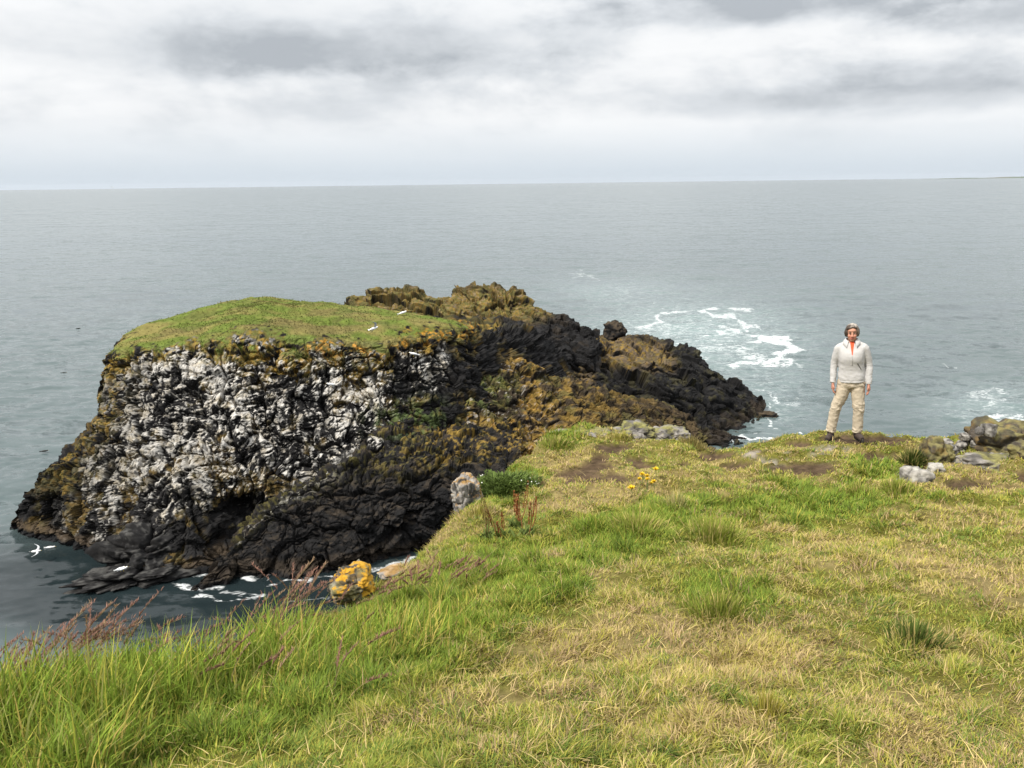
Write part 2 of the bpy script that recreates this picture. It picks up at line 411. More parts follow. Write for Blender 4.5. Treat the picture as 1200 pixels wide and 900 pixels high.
    # wave slopes: every wavelet tilts the surface, near and far alike
    def ncol(scale, detail, sx, sy, rot):
        mp = N.new('ShaderNodeMapping'); mp.inputs['Scale'].default_value = (sx, sy, 1); mp.inputs['Rotation'].default_value = (0, 0, rot)
        L.new(geo.outputs['Position'], mp.inputs[0])
        n = N.new('ShaderNodeTexNoise'); n.inputs['Scale'].default_value = scale; n.inputs['Detail'].default_value = detail; n.inputs['Roughness'].default_value = 0.62
        L.new(mp.outputs[0], n.inputs['Vector'])
        v1 = N.new('ShaderNodeVectorMath'); v1.operation = 'SUBTRACT'; L.new(n.outputs['Color'], v1.inputs[0]); v1.inputs[1].default_value = (0.5, 0.5, 0.5); return v1.outputs[0]
    def vm(op, a, bb):
        n = N.new('ShaderNodeVectorMath'); n.operation = op; L.new(a, n.inputs[0])
        if op == 'SCALE':
            (L.new(bb, n.inputs['Scale']) if not isinstance(bb, float) else setattr(n.inputs['Scale'], 'default_value', bb))
        elif op != 'NORMALIZE': L.new(bb, n.inputs[1])
        return n.outputs[0]
    sl = vm('ADD', vm('SCALE', ncol(1.0, 5, 0.55, 1.0, 0.2), 1.05), vm('ADD', vm('SCALE', ncol(0.30, 4, 0.45, 1.0, -0.12), 0.85), vm('SCALE', ncol(0.06, 3, 0.4, 1.0, 0.1), 0.40)))
    sl = vm('SCALE', sl, mth('SUBTRACT', 1.0, mth('MULTIPLY', ac.outputs['Fac'], 0.40)))
    fl = N.new('ShaderNodeVectorMath'); fl.operation = 'MULTIPLY'; L.new(sl, fl.inputs[0]); fl.inputs[1].default_value = (0.7, 1.0, 0.0)
    L.new(vm('NORMALIZE', vm('ADD', geo.outputs['Normal'], fl.outputs[0]), None), b.inputs['Normal'])
    f = grid_faces(len(r), len(az), wrap=True)[:, ::-1]
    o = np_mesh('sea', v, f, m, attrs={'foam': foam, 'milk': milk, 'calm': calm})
    tag(o, kind='structure')
build_sea()

#@ROCKS
# ------------------------------------------------------------------ rocks built from control nets
def catmull(pts, t):
    """pts (n,...) control points, t in [0,n-1]"""
    n = len(pts); i = np.clip(np.floor(t).astype(int), 0, n - 2); f = (t - i)
    sh = (-1,) + (1,) * (pts.ndim - 1)
    f = f.reshape(sh)
    g = lambda k: pts[np.clip(k, 0, n - 1)]
    p0, p1, p2, p3 = g(i - 1), g(i), g(i + 1), g(i + 2)
    p0 = np.where((i == 0).reshape(sh), 2 * p1 - p2, p0); p3 = np.where((i == n - 2).reshape(sh), 2 * p2 - p1, p3)
    return 0.5 * (2 * p1 + (p2 - p0) * f + (2 * p0 - 5 * p1 + 4 * p2 - p3) * f ** 2 + (3 * p1 - p0 - 3 * p2 + p3) * f ** 3)
def dens(counts):
    """parameter values: counts[i] samples in interval i"""
    out = [np.linspace(i, i + 1, c, endpoint=False) for i, c in enumerate(counts)]
    return np.concatenate(out + [np.array([len(counts)])]).astype(float)
def loft(net, rows, cols):
    tr = dens(rows); tcv = dens(cols)
    g = catmull(np.asarray(net, float), tr)                # rows
    g = np.swapaxes(catmull(np.swapaxes(g, 0, 1), tcv), 0, 1)
    T = np.broadcast_to(tr[:, None], g.shape[:2]); S = np.broadcast_to(tcv[None, :], g.shape[:2])
    return g, T, S
def rough_rock(g, amp=1.0, seed=0, blocks=1.3, ledge=0.3, wrap=False, mask=None, vert=1.0, lump=1.0, dip=(0.0, 0.0), col_v=1.0):
    """break a smooth net into ledges, blocks and cracks; returns grid, normals, cavity value"""
    sh = g.shape; n = grid_normals(g, wrap)
    p = g.reshape(-1, 3)
    wp = p + 0.5 * np.stack([fbm(p * 0.5, 3, seed + 1), fbm(p * 0.5 + 9, 3, seed + 2), fbm(p * 0.5 + 19, 3, seed + 3)], 1)
    q = wp * np.array([1, 1, vert])
    fa, fe, rid = facets(q * np.array([1, 1, col_v]) / blocks, seed + 5)
    ga, ge, rid2 = facets(q / (blocks * 0.40) + 7, seed + 6)
    ka, ke, rid3 = facets(q / (blocks * 0.16) + 3, seed + 16)
    big = fbm(p * 0.16, 3, seed + 7)
    lz = (wp[:, 2] + dip[0] * wp[:, 0] + dip[1] * wp[:, 1]) / 1.15 + 0.55 * fbm(p * 0.35, 2, seed + 8)
    saw = np.abs((lz % 1.0) - 0.25) * 1.5
    crack = ss(0.0, 0.16, fe); crack2 = ss(0.0, 0.2, ge)
    rdg = 1 - np.abs(fbm(q * np.array([1.1, 1.1, 0.8]) / blocks, 4, seed + 31)) * 1.6
    d = 0.55 * big + blocks * (0.40 * fa + 0.17 * lump * ga + 0.055 * ka) + (crack - 1) * 0.26 + (crack2 - 1) * 0.09 * lump \
        + blocks * 0.12 * (rdg - 0.5) + (0.5 - saw) * ledge + (0.5 - np.abs(((lz * 3.1) % 1.0) - 0.3) * 1.5) * ledge * 0.30 + 0.05 * fbm(p * 2.3, 4, seed + 9)
    d = d * amp
    if mask is not None: d = d * mask.reshape(-1)
    cav = np.clip(0.60 + (crack - 1) * 0.5 + (crack2 - 1) * 0.35 + 0.45 * ga + 0.35 * ka + (rid - 0.5) * 0.3 + (rdg - 0.55) * 0.3, 0, 1)
    m = n.copy()
    for _ in range(6):
        m[1:-1] = (m[:-2] + m[1:-1] * 2 + m[2:]) / 4; m[:, 1:-1] = (m[:, :-2] + m[:, 1:-1] * 2 + m[:, 2:]) / 4
    m /= np.maximum(np.linalg.norm(m, axis=2, keepdims=True), 1e-9)
    g2_ = g + m * d.reshape(sh[0], sh[1], 1)
    return g2_, grid_normals(g2_, wrap), cav
def orient(g):
    return np.sign(1.0)

BASALT = np.array([0.014, 0.0133, 0.0135]); BROWN = np.array([0.075, 0.055, 0.034]); OCHRE = np.array([0.235, 0.150, 0.030])
OLIVE = np.array([0.12, 0.105, 0.032]); WHITE = np.array([0.53, 0.505, 0.465]); ORANGE = np.array([0.42, 0.19, 0.02])
TURF = np.array([0.135, 0.16, 0.034]); WEED = np.array([0.055, 0.040, 0.026]); GREY = np.array([0.16, 0.155, 0.145])

def build_stack():
    root = empty('sea_stack', tuple(PS(300, 640)))
    tag(root, 'big steep sea stack with white bird droppings down its face and a grassy top', 'sea stack')
    # columns run from the left edge across the face to the right end, then round the back; rows from under water to the top
    rows_px = {
        'water': [(8, 620, 0), (62, 634, 0), (128, 655, 0), (185, 680, 0), (250, 672, 0), (310, 660, 0), (375, 648, 0), (430, 636, 0), (490, 610, 0), (560, 570, 0)],
        'low':   [(42, 566, 49.2), (92, 572, 47.6), (148, 590, 46.0), (205, 598, 45.2), (268, 600, 45.8), (330, 588, 46.6), (388, 572, 47.2), (432, 556, 48.0), (492, 530, 50.5), (562, 505, 54)],
        'mid':   [(107, 505, 51.5), (138, 505, 49.8), (180, 512, 48.6), (235, 515, 48.2), (290, 518, 48.6), (345, 516, 49.2), (398, 508, 49.8), (448, 496, 51.0), (500, 465, 53.2), (562, 448, 57)],
        'high':  [(114, 445, 53.5), (144, 445, 52.0), (186, 446, 51.0), (243, 448, 50.8), (300, 452, 51.0), (356, 454, 51.3), (408, 452, 52.0), (458, 440, 53.0), (508, 420, 55.0), (556, 412, 58.5)],
        'rim':   [(130, 411, 54.6), (158, 407, 53.6), (208, 402, 53.2), (256, 394, 53.4), (310, 392, 53.6), (368, 395, 53.8), (424, 400, 54.0), (474, 394, 55.2), (520, 386, 57.0), (546, 380, 60.0)],
    }
    back = {'water': [(9, 70), (-2, 74), (-16, 74), (-27, 68), (-33, 58)], 'low': [(7, 69), (-3, 72.5), (-16, 72), (-25.5, 66.5), (-31, 57.5)],
            'mid': [(4, 68), (-4.5, 71), (-16, 70), (-24.5, 65.5), (-28.3, 57)], 'high': [(1, 67), (-6, 69.5), (-16, 68.5), (-24, 64), (-27.2, 56.8)]}
    bz = {'water': SEA, 'low': -18.5, 'mid': -14.5, 'high': -11.5}
    rim_back = [(512, 377, 65), (430, 367, 67), (330, 356, 67), (235, 367, 64), (160, 384, 58.5)]
    net = []
    for k in ('water', 'low', 'mid', 'high', 'rim'):
        pts = [PS(a, b) if Y == 0 else P(a, b, Y) for a, b, Y in rows_px[k]]
        pts += [np.array([x, y, bz[k]]) for x, y in back[k]] if k != 'rim' else [P(*t) for t in rim_back]
        net.append(pts)
    under = [p + np.array([0, 0, -2.5]) for p in net[0]]
    net = [under] + net
    net = np.array(net)
    c = P(325, 354, 62.0)
    inner = []
    for t, up in ((0.4, 0.35), (0.78, 0.25), (1.0, 0.0)):
        inner.append(net[5] * (1 - t) + c * t + np.array([0, 0, up]))
    net = np.concatenate([net, np.array(inner)])
    net = np.concatenate([net, net[:, :1]], 1)
    g, T, S = loft(net, [4, 90, 100, 95, 70, 42, 26, 12], [58] * 9 + [26] * 6)
    px, py = proj(g.reshape(-1, 3)); px = px.reshape(T.shape); py = py.reshape(T.shape)
    mask = ss(5.10, 4.55, T) * 0.96 + 0.04
    # cave at the foot of the face
    g0 = g.copy()
    cave = np.exp(-(((px - 275) / 26) ** 2 + ((py - 618) / 26) ** 2)) * (T < 4) * (S < 9)
    g0[..., 1] += cave * 3.2
    under_cut = ss(2.6, 1.6, T) * ss(3.2, 4.2, S) * (S < 9.2) * 0.9
    g0[..., 1] += under_cut
    h, nrm, cav = rough_rock(g0, 0.9, 40, 1.3, 0.26, False, mask, 0.75, lump=0.8, col_v=0.42)
    # uneven turf edge and a rolling top
    p = h.reshape(-1, 3)
    top = ss(5.0, 5.5, T)
    h[..., 2] += top * (0.28 * fbm(p * 0.35, 3, 71).reshape(T.shape) + 0.07 * fbm(p * 1.6, 3, 72).reshape(T.shape)) * ss(8.0, 7.4, T)
    nrm = grid_normals(h)
    p = h.reshape(-1, 3); nz = nrm[..., 2].ravel(); nz = nz * np.sign(np.median(nz[(T.ravel() > 6)]))
    PX, PY = proj(p)
    n1 = fbm(p * 0.55, 4, 81); n2 = fbm(p * 1.9, 4, 82); n3 = fbm(p * np.array([2.5, 2.5, 0.5]), 3, 83); n4 = fbm(p * 4.5, 3, 84)
    t = T.ravel(); s = S.ravel()
    col = np.tile(BASALT, (len(p), 1)) * (1 + 0.35 * n2[:, None])
    col = mixc(col, BROWN * 0.8, ss(0.15, 0.7, n1 + 0.5 * n2) * 0.6)
    # olive and ochre growth on the left edge and beneath the turf
    lim = ss(4.1, 4.85, t + 0.25 * n1 + 0.25 * n2)
    left = ss(1.6, 0.2, s) * ss(1.6, 2.2, t) * ss(15.5, 14.9, s)
    gro = np.clip(lim * 1.0 + 0.55 * left + 0.38 * ss(0.15, 0.5, n1 + 0.4 * n2), 0, 1) * ss(-0.35, 0.1, n2 + 0.5 * n4 + nz * 0.4)
    tone = mixc(np.tile(OLIVE * 0.85, (len(p), 1)), OCHRE * 1.0, ss(-0.1, 0.5, n4 + 0.4 * n1))
    tone = mixc(tone, ORANGE, ss(0.12, 0.4, n4 + 0.55 * n2 - 0.05) * ss(3.2, 5.5, s) * ss(4.4, 4.9, t) * 0.75)
    # droppings
    reg = ss(9, -11, sdf_poly(PX, PY, [(150, 412), (205, 402), (300, 396), (352, 402), (430, 404), (500, 408), (530, 410), (505, 470), (470, 500), (420, 545), (385, 580), (340, 600), (268, 590), (235, 604), (195, 612), (165, 640), (150, 632), (112, 640), (78, 640), (62, 612), (90, 560), (100, 500), (106, 440)]) + 14 * n1)
    reg *= (s < 9.3)
    soft = 0.55 + 0.45 * ss(0.6, 2.0, s) - 0.20 * ss(4.3, 3.0, t) * ss(4.5, 3.0, s)
    n5 = fbm(p * 9.0, 3, 85); n6 = fbm(p * 0.30, 3, 86); n7 = fbm(p * np.array([5.0, 5.0, 0.9]), 3, 87)
    lowz = ss(-16.5, -18.8, p[:, 2])
    n8 = fbm(p * np.array([7.0, 7.0, 3.0]), 4, 88); n9 = fbm(p * np.array([3.6, 3.6, 0.7]), 4, 89)
    gua = ss(0.10, 0.42, 0.34 * nz * (1 - 0.5 * lowz) + 0.38 * n8 + 0.32 * n5 + 0.28 * n4 + 0.50 * n9 + 0.16 * n2 + 0.36 * n6 + lowz * (0.5 * n7 - 0.22) + 0.60 * (cav - 0.5) + 0.42 * fbm(p * np.array([0.85, 0.85, 0.6]), 3, 93) + 0.20 * reg - 0.25) * reg * soft
    gua *= 1 - 0.8 * np.clip(np.exp(-(((PX - 335) / 20) ** 2 + ((PY - 485) / 26) ** 2)) + np.exp(-(((PX - 372) / 14) ** 2 + ((PY - 505) / 20) ** 2)) + np.exp(-(((PX - 350) / 26) ** 2 + ((PY - 550) / 18) ** 2)) + np.exp(-(((PX - 155) / 16) ** 2 + ((PY - 445) / 26) ** 2)) + np.exp(-(((PX - 270) / 50) ** 2 + ((PY - 612) / 16) ** 2)), 0, 1) * ss(0.5, 0.0, n4)
    gua = np.maximum(gua, ss(0.55, 0.9, n7 + 0.4 * n2 - 0.1 + cav * 0.3) * reg * 0.6)
    # a line of pale droppings along the crack that separates stack and slab
    gua = np.maximum(gua, ss(9, 2, np.abs(sdf_poly(PX, PY, [(330, 582), (360, 566), (398, 546), (410, 536), (409, 535), (397, 545), (359, 565), (329, 581)]) + 5 * n2)) * 0.6 * (s < 9))
    col = mixc(col, mixc(WHITE * (0.85 + 0.25 * n8[:, None]), np.array([0.40, 0.35, 0.27]), ss(0.0, 0.6, n2 + 0.4 * n5) * 0.7), np.clip(gua, 0, 0.95))
    hid = gro * (1 - 0.80 * gua * ss(4.75, 4.2, t))
    col = mixc(col, tone, np.clip(hid, 0, 0.95))
    # weed and barnacle band at the waterline
    band = ss(-20.9, -21.3, p[:, 2] + 0.25 * n2) * ss(-21.75, -21.55, p[:, 2] + 0.1 * n2)
    col = mixc(col, WEED * 1.25, band * 0.8)
    col = mixc(col, np.array([0.012, 0.012, 0.013]), ss(-21.5, -21.75, p[:, 2]))
    # green and pink-ish plants at the right foot of the face
    gr = np.exp(-(((PX - 480) / 40) ** 2 + ((PY - 492) / 20) ** 2)) * ss(-0.2, 0.4, n2) * (s < 10)
    col = mixc(col, np.array([0.07, 0.10, 0.03]), np.clip(gr * 1.2, 0, 0.85))
    # turf
    tn = 0.5 + 0.5 * fbm(p * np.array([0.5, 0.9, 0.5]), 4, 91)
    tcol = mixc(np.tile(np.array([0.110, 0.142, 0.030]), (len(p), 1)), np.array([0.185, 0.160, 0.055]), ss(0.30, 0.80, tn))
    tcol = mixc(tcol, np.array([0.09, 0.075, 0.035]), ss(0.1, 0.5, fbm(p * np.array([0.35, 0.8, 0.5]), 5, 92)) * 0.42)
    edge = ss(4.86, 5.08, t + 0.42 * n1 + 0.26 * n2 + 0.2 * n4)
    col = mixc(col, tcol, edge)
    nr, nc = T.shape
    F = grid_faces(nr, nc)
    fr = F[:, 0] // nc
    trow = T[:, 0]
    cut = np.searchsorted(trow, 5.0)
    def sub(name, sel, mat, sm=True):
        ff = F[sel]; u, inv = np.unique(ff, return_inverse=True)
        return np_mesh(name, p[u] - np.array(root.location), inv.reshape(-1, 4), mat, col[u], root, sm)
    sub('rock_face', fr < cut, M_ROCK, False)
    sub('turf_cap', fr >= cut, M_TURF_FAR)
    # tufts on the cap so the turf edge is not a clean line
    idx = np.where((t > 4.85) & (t < 7.6) & (edge > 0.4))[0]
    pick = RNG.choice(idx, 9000)
    pos = p[pick] + RNG.normal(0, 0.10, (9000, 3)) * np.array([1, 1, 0.1])
    hgt = RNG.uniform(0.04, 0.11, 9000)
    v, fc, cc = blades(pos - np.array(root.location), hgt, RNG.uniform(0.05, 0.10, 9000), RNG.uniform(0, 6.28, 9000), RNG.uniform(0.2, 0.9, 9000), tcol[pick] * RNG.uniform(0.8, 1.25, (9000, 1)))
    o = np_mesh('turf_tufts', v, fc, M_BLADE, cc, root); o['kind'] = 'stuff'
    return p, col, t, s, nz

def blades(pos, h, w, ang, lean, col, tipcol=None, curve=0.6):
    """pos (n,3); each blade is five vertices: a tapering strip that bends over. lean = horizontal reach / height"""
    n = len(pos)
    dx, dy = np.cos(ang), np.sin(ang)
    face = ang + np.pi / 2 + RNG.normal(0, 0.5, n)
    sx, sy = np.cos(face) * w / 2, np.sin(face) * w / 2
    z = np.zeros(n)
    hz = h / np.sqrt(1 + lean ** 2); hr = hz * lean
    def at(t):
        r = hr * (t ** (1 + curve)); zz = hz * (t - 0.25 * lean / (1 + lean) * t * t)
        return pos + np.stack([dx * r, dy * r, zz], 1)
    side = np.stack([sx, sy, z], 1)
    b, m, t = at(0.0), at(0.55), at(1.0)
    v = np.stack([b - side, b + side, m + side * 0.8, m - side * 0.8, t], 1).reshape(-1, 3)
    i = np.arange(n)[:, None] * 5
    q = i + np.array([[0, 1, 2, 3]]); tr = i + np.array([[3, 2, 4]])
    if tipcol is None: tipcol = col
    mid = (col + tipcol) / 2
    c = np.stack([col, col, mid, mid, tipcol], 1).reshape(-1, 3)
    return v, [q, tr], c

def patch_rock(name, label, cat, net, rows, cols, seed, amp, blocks, ledge, colour, vert=1.0, lump=1.0, dip=(0, 0)):
    net = np.array([[PS(a[0], a[1]) if len(a) == 2 else (np.array(a[1:]) if a[0] is None else P(*a)) for a in r] for r in net])
    g, T, S = loft(net, rows, cols)
    h, n, cav = rough_rock(g, amp, seed, blocks, ledge, vert=vert, lump=lump, dip=dip)
    p = h.reshape(-1, 3); nz = n[..., 2].ravel(); nz = nz * np.sign(np.median(nz) or 1)
    PX, PY = proj(p)
    col = colour(p, nz, cav, PX, PY, T.ravel(), S.ravel())
    band = ss(-20.8, -21.2, p[:, 2] + 0.3 * fbm(p * 1.5, 2, 5)) * ss(-21.8, -21.6, p[:, 2])
    col = mixc(col, WEED * 0.8, band * 0.5)
    c0 = p.mean(0)
    o = np_mesh(name, p - c0, grid_faces(*T.shape), M_ROCK, col, smooth=False)
    o.location = c0
    tag(o, label, cat)
    return o
def back_row(row, dy, z):
    out = []
    for a in row:
        q = PS(*a) if len(a) == 2 else (np.array(a[1:]) if a[0] is None else P(*a))
        out.append((None, q[0] * (1 + dy / max(q[1], 1)), q[1] + dy, max(SEA - 2, min(z, q[2] - 0.5 * abs(dy))) if dy > 0 else z))
    return out

def build_rocks():
    # dark slab leaning on the foot of the stack
    def c_slab(p, nz, cav, PX, PY, T, S):
        n1 = fbm(p * 0.5, 3, 3); n2 = fbm(p * np.array([1.2, 1.2, 3.0]), 4, 4); n4 = fbm(p * 4, 3, 6)
        col = np.tile(BASALT * 0.9, (len(p), 1)) * (1 + 0.4 * n2[:, None])
        col = mixc(col, BROWN * 0.7, ss(0.1, 0.6, nz * 0.7 + n2 * 0.5 - 0.3) * 0.55)
        up = ss(2.4, 3.0, T + 0.2 * n1)
        col = mixc(col, OLIVE * 0.9, up * ss(0.0, 0.5, n4 + 0.3 * n1) * 0.7)
        col = mixc(col, OCHRE * 0.9, up * ss(0.2, 0.6, n4 + 0.5 * n2) * ss(3, 5, S) * 0.8)
        col = mixc(col, WHITE * 0.55, ss(0.15, 0.6, n4 + 0.4 * nz) * ss(3.0, 2.2, S) * ss(2.70, 2.85, T) * ss(3.25, 3.05, T) * 0.6)
        return col
    base = [(222, 694), (285, 680), (345, 674), (405, 668), (460, 655), (530, 640), (600, 620)]
    low = [(248, 664, 42.4), (300, 645, 43.4), (352, 632, 43.9), (408, 618, 44.2), (466, 598, 45.0), (528, 580, 46.0), (605, 560, 47)]
    top = [(262, 648, 43.4), (312, 604, 45.0), (356, 574, 46.4), (412, 545, 47.4), (468, 532, 48.2), (530, 530, 49.0), (610, 528, 50.5)]
    top2 = [(270, 640, 44.2), (322, 592, 46.2), (366, 562, 47.8), (418, 530, 49.4), (470, 514, 50.4), (530, 514, 51.2), (612, 515, 52.5)]
    inn = [(282, 620, 46.5), (332, 576, 48.6), (378, 545, 50.2), (424, 512, 52.0), (474, 492, 53.4), (535, 490, 54.4), (615, 492, 55)]
    und = back_row(base, -0.4, SEA - 2)
    patch_rock('rock_slab', 'nearly black sloping rock slab leaning against the right foot of the sea stack', 'rock', [und, base, low, top, top2, inn],
               [4, 46, 74, 24, 30], [60] * 6, 140, 0.75, 1.6, 0.30, c_slab, 1.3, 0.8, (-0.35, 0.0))
    # ochre saddle between stack and the rocks behind
    def c_saddle(p, nz, cav, PX, PY, T, S):
        n1 = fbm(p * 0.45, 3, 13); n2 = fbm(p * 1.6, 4, 14); n4 = fbm(p * 4.2, 3, 16)
        col = np.tile(BROWN * 0.6, (len(p), 1)) * (1 + 0.4 * n2[:, None])
        f = ss(-0.35, 0.35, n2 * 0.7 + n1 * 0.6 + nz * 0.4 - 0.25) * ss(860, 640, PX)
        col = mixc(col, OCHRE * 0.95, f * 0.75)
        col = mixc(col, ORANGE * 0.9, ss(0.15, 0.55, n4 + 0.5 * n2 - 0.05) * f * ss(690, 520, PX) * 0.75)
        col = mixc(col, OLIVE * 0.8, ss(0.1, 0.5, fbm(p * 0.9, 3, 18)) * 0.6)
        gm = ss(30, -20, sdf_poly(PX, PY, [(495, 420), (560, 428), (585, 450), (560, 470), (520, 500), (470, 515), (450, 500), (500, 470)]) + 18 * n1)
        col = mixc(col, np.array([0.085, 0.115, 0.035]), gm * ss(-0.25, 0.25, n2) * 0.8)
        col = mixc(col, WHITE * 0.7, ss(0.55, 0.75, n4 + 0.3 * n1) * ss(720, 560, PX) * 0.7)
        col = mixc(col, BASALT, ss(0.25, -0.25, nz + 0.2 * n2) * 0.75)
        return col
    b0 = [(430, 545, 49.5), (500, 535, 50.5), (570, 540, 51.5), (640, 540, 52.5), (720, 545, 54), (800, 545, 56), (845, 540, 57)]
    b1 = [(440, 518, 50.5), (510, 510, 51.8), (580, 516, 52.8), (645, 515, 54.5), (722, 512, 57), (795, 516, 60), (832, 524, 61)]
    b2 = [(455, 490, 52.5), (520, 475, 54.0), (590, 480, 55.5), (655, 488, 57.0), (725, 486, 59.5), (785, 490, 62), (826, 508, 62.5)]
    b3 = [(480, 450, 55), (535, 430, 57.5), (590, 438, 59), (655, 458, 60.5), (722, 470, 62), (780, 474, 64), (818, 494, 64)]
    b4 = [(500, 415, 58), (545, 400, 61), (592, 421, 62.5), (655, 444, 63.5), (722, 464, 64.5), (775, 470, 66), (812, 488, 66)]
    patch_rock('rock_ridge', 'low orange and ochre lichen covered ridge running right from the sea stack', 'rock', [back_row(b0, -1, SEA - 2), b0, b1, b2, b3, b4, back_row(b4, 4, -19), back_row(b4, 7, SEA - 2)],
               [4, 26, 46, 66, 50, 16, 6], [60] * 6, 210, 0.75, 1.3, 0.25, c_saddle, 1.0, 0.9, (0.3, 0.0))
    # tall crag behind
    def c_crag(p, nz, cav, PX, PY, T, S):
        n1 = fbm(p * 0.35, 3, 23); n2 = fbm(p * 1.2, 4, 24); n4 = fbm(p * 3.5, 3, 26)
        col = np.tile(BASALT, (len(p), 1)) * (1 + 0.4 * n2[:, None])
        f = ss(12, -14, sdf_poly(PX, PY, [(400, 330), (700, 330), (640, 362), (632, 372), (600, 372), (560, 378), (530, 372), (470, 372), (405, 366)]) + 10 * n1)
        f = f * ss(-0.45, 0.15, nz * 0.8 + n2 * 0.5 - 0.15)
        col = mixc(col, mixc(np.tile(OLIVE * 0.95, (len(p), 1)), OCHRE * 0.85, ss(-0.3, 0.4, n4 + n2 * 0.4)), f * 0.9)
        col = mixc(col, BROWN * 0.6, ss(0.1, 0.5, n2) * 0.4)
        col = mixc(col, GREY, ss(0.5, 0.7, n4 + 0.2 * nz) * f * 0.4)
        return col
    b0 = [(405, 430, 66), (470, 440, 66), (530, 440, 66), (570, 440, 66.5), (612, 440, 67), (652, 440, 68), (700, 440, 70)]
    b1 = [(400, 385, 69), (465, 388, 69), (535, 402, 68.5), (575, 418, 68.5), (615, 420, 69), (655, 408, 70.5), (702, 402, 73)]
    b2 = [(402, 370, 71.5), (465, 366, 71.5), (535, 375, 71), (578, 385, 71), (618, 390, 71.5), (655, 394, 73), (702, 396, 75)]
    b3 = [(405, 360, 74), (462, 352, 74.5), (528, 357, 75), (570, 358, 75), (612, 364, 75), (650, 378, 76), (702, 391, 77)]
    b4 = [(412, 361, 76), (450, 343, 77.5), (518, 352, 78.5), (562, 333, 78.5), (618, 352, 78), (646, 372, 78.5), (694, 396, 79.5)]
    patch_rock('rock_crag', 'tall ochre topped crag with a black lower face behind the grassy stack', 'rock', [back_row(b0, -1, SEA - 1), b0, b1, b2, b3, b4, back_row(b4, 5, -15), back_row(b4, 9, SEA - 2)],
               [4, 56, 50, 44, 34, 14, 6], [64] * 6, 320, 0.66, 2.8, 0.55, c_crag, 1.0, 0.4, (0.55, 0.1))
    # promontory at the right
    def c_prom(p, nz, cav, PX, PY, T, S):
        n1 = fbm(p * 0.35, 3, 33); n2 = fbm(p * 1.2, 4, 34); n4 = fbm(p * 3.5, 3, 36)
        col = np.tile(BASALT * 0.95, (len(p), 1)) * (1 + 0.45 * n2[:, None])
        f = ss(10, -14, sdf_poly(PX, PY, [(610, 440), (650, 400), (690, 385), (730, 388), (780, 402), (800, 440), (760, 435), (700, 430), (690, 462), (640, 455)]) + 12 * n1)
        f = f * ss(-0.3, 0.3, nz * 0.7 + n2 * 0.5 - 0.15)
        col = mixc(col, mixc(np.tile(BROWN * 1.5, (len(p), 1)), OCHRE * 0.85, ss(-0.1, 0.5, n4)), f * 0.95)
        col = mixc(col, OLIVE * 0.6, ss(0.2, 0.6, n2 + 0.2 * nz) * 0.35)
        return col
    b0 = [(600, 470, 63), (660, 490, 64), (730, 505, 65), (790, 522, 66), (842, 524), (876, 518), (893, 507)]
    b1 = [(606, 445, 66), (668, 462, 66.5), (738, 475, 67), (798, 486, 67.5), (838, 496, 68.5), (872, 497, 70.5), (894, 494, 73.0)]
    b2 = [(614, 434, 68.5), (676, 436, 69), (744, 446, 69.5), (804, 455, 70.5), (840, 470, 71.5), (868, 478, 73.2), (893, 484, 75.0)]
    b3 = [(622, 430, 72), (676, 410, 73), (744, 418, 73.5), (804, 432, 74), (836, 450, 74.5), (864, 464, 75.5), (892, 476, 76.5)]
    b4 = [(632, 426, 75.5), (684, 402, 77.5), (738, 397, 78.5), (806, 411, 78.5), (832, 434, 78), (866, 455, 78), (893, 472, 78)]
    patch_rock('rock_promontory', 'black jagged rock promontory running down to the sea left of the woman', 'rock', [back_row(b0, -1, SEA - 2), b0, b1, b2, b3, b4, back_row(b4, 5, -18), back_row(b4, 9, SEA - 2)],
               [4, 50, 50, 50, 36, 12, 6], [60] * 6, 430, 0.66, 2.8, 0.60, c_prom, 1.0, 0.35, (0.45, 0.15))
build_far_rocks = build_rocks

def stone(name, label, cat, centre, size, seed, colfn, rot=0.0, sub=5, amp=0.35, group=None, parent=None, boxy=0.5, mat=None):
    """an irregular, faceted boulder"""
    bm = bmesh.new(); bmesh.ops.create_icosphere(bm, subdivisions=sub, radius=1.0)
    v = np.array([x.co[:] for x in bm.verts]); f = np.array([[q.index for q in x.verts] for x in bm.faces]); bm.free()
    m = np.max(np.abs(v), 1, keepdims=True)
    v = v * (1 - boxy) + (v / m) * boxy
    nrm = v / np.linalg.norm(v, axis=1, keepdims=True)
    f1, f2, rid = worley(v * 1.3 + seed * 3.3, seed)
    g1, g2, rid2 = worley(v * 3.1 + seed, seed + 3)
    d = amp * (0.6 * fbm(v * 0.9 + seed * 1.7, 3, seed) + 0.5 * (rid - 0.5) + 0.25 * (rid2 - 0.5) + 0.25 * (ss(0, .2, f2 - f1) - 1) + 0.12 * fbm(v * 5, 3, seed + 2))
    v = (v + nrm * d[:, None]) * np.asarray(size)
    c, s = math.cos(rot), math.sin(rot)
    v = v @ np.array([[c, s, 0], [-s, c, 0], [0, 0, 1]])
    e1 = v[f[:, 1]] - v[f[:, 0]]; e2 = v[f[:, 2]] - v[f[:, 0]]
    fn = np.cross(e1, e2); vn = np.zeros_like(v)
    for k in range(3): np.add.at(vn, f[:, k], fn)
    vn /= np.maximum(np.linalg.norm(vn, axis=1, keepdims=True), 1e-12)
    col = colfn(v, vn, seed)
    o = np_mesh(name, v, f, mat or M_STONE, col, parent)
    o.location = centre
    if parent is None: tag(o, label, cat, group)
    return o
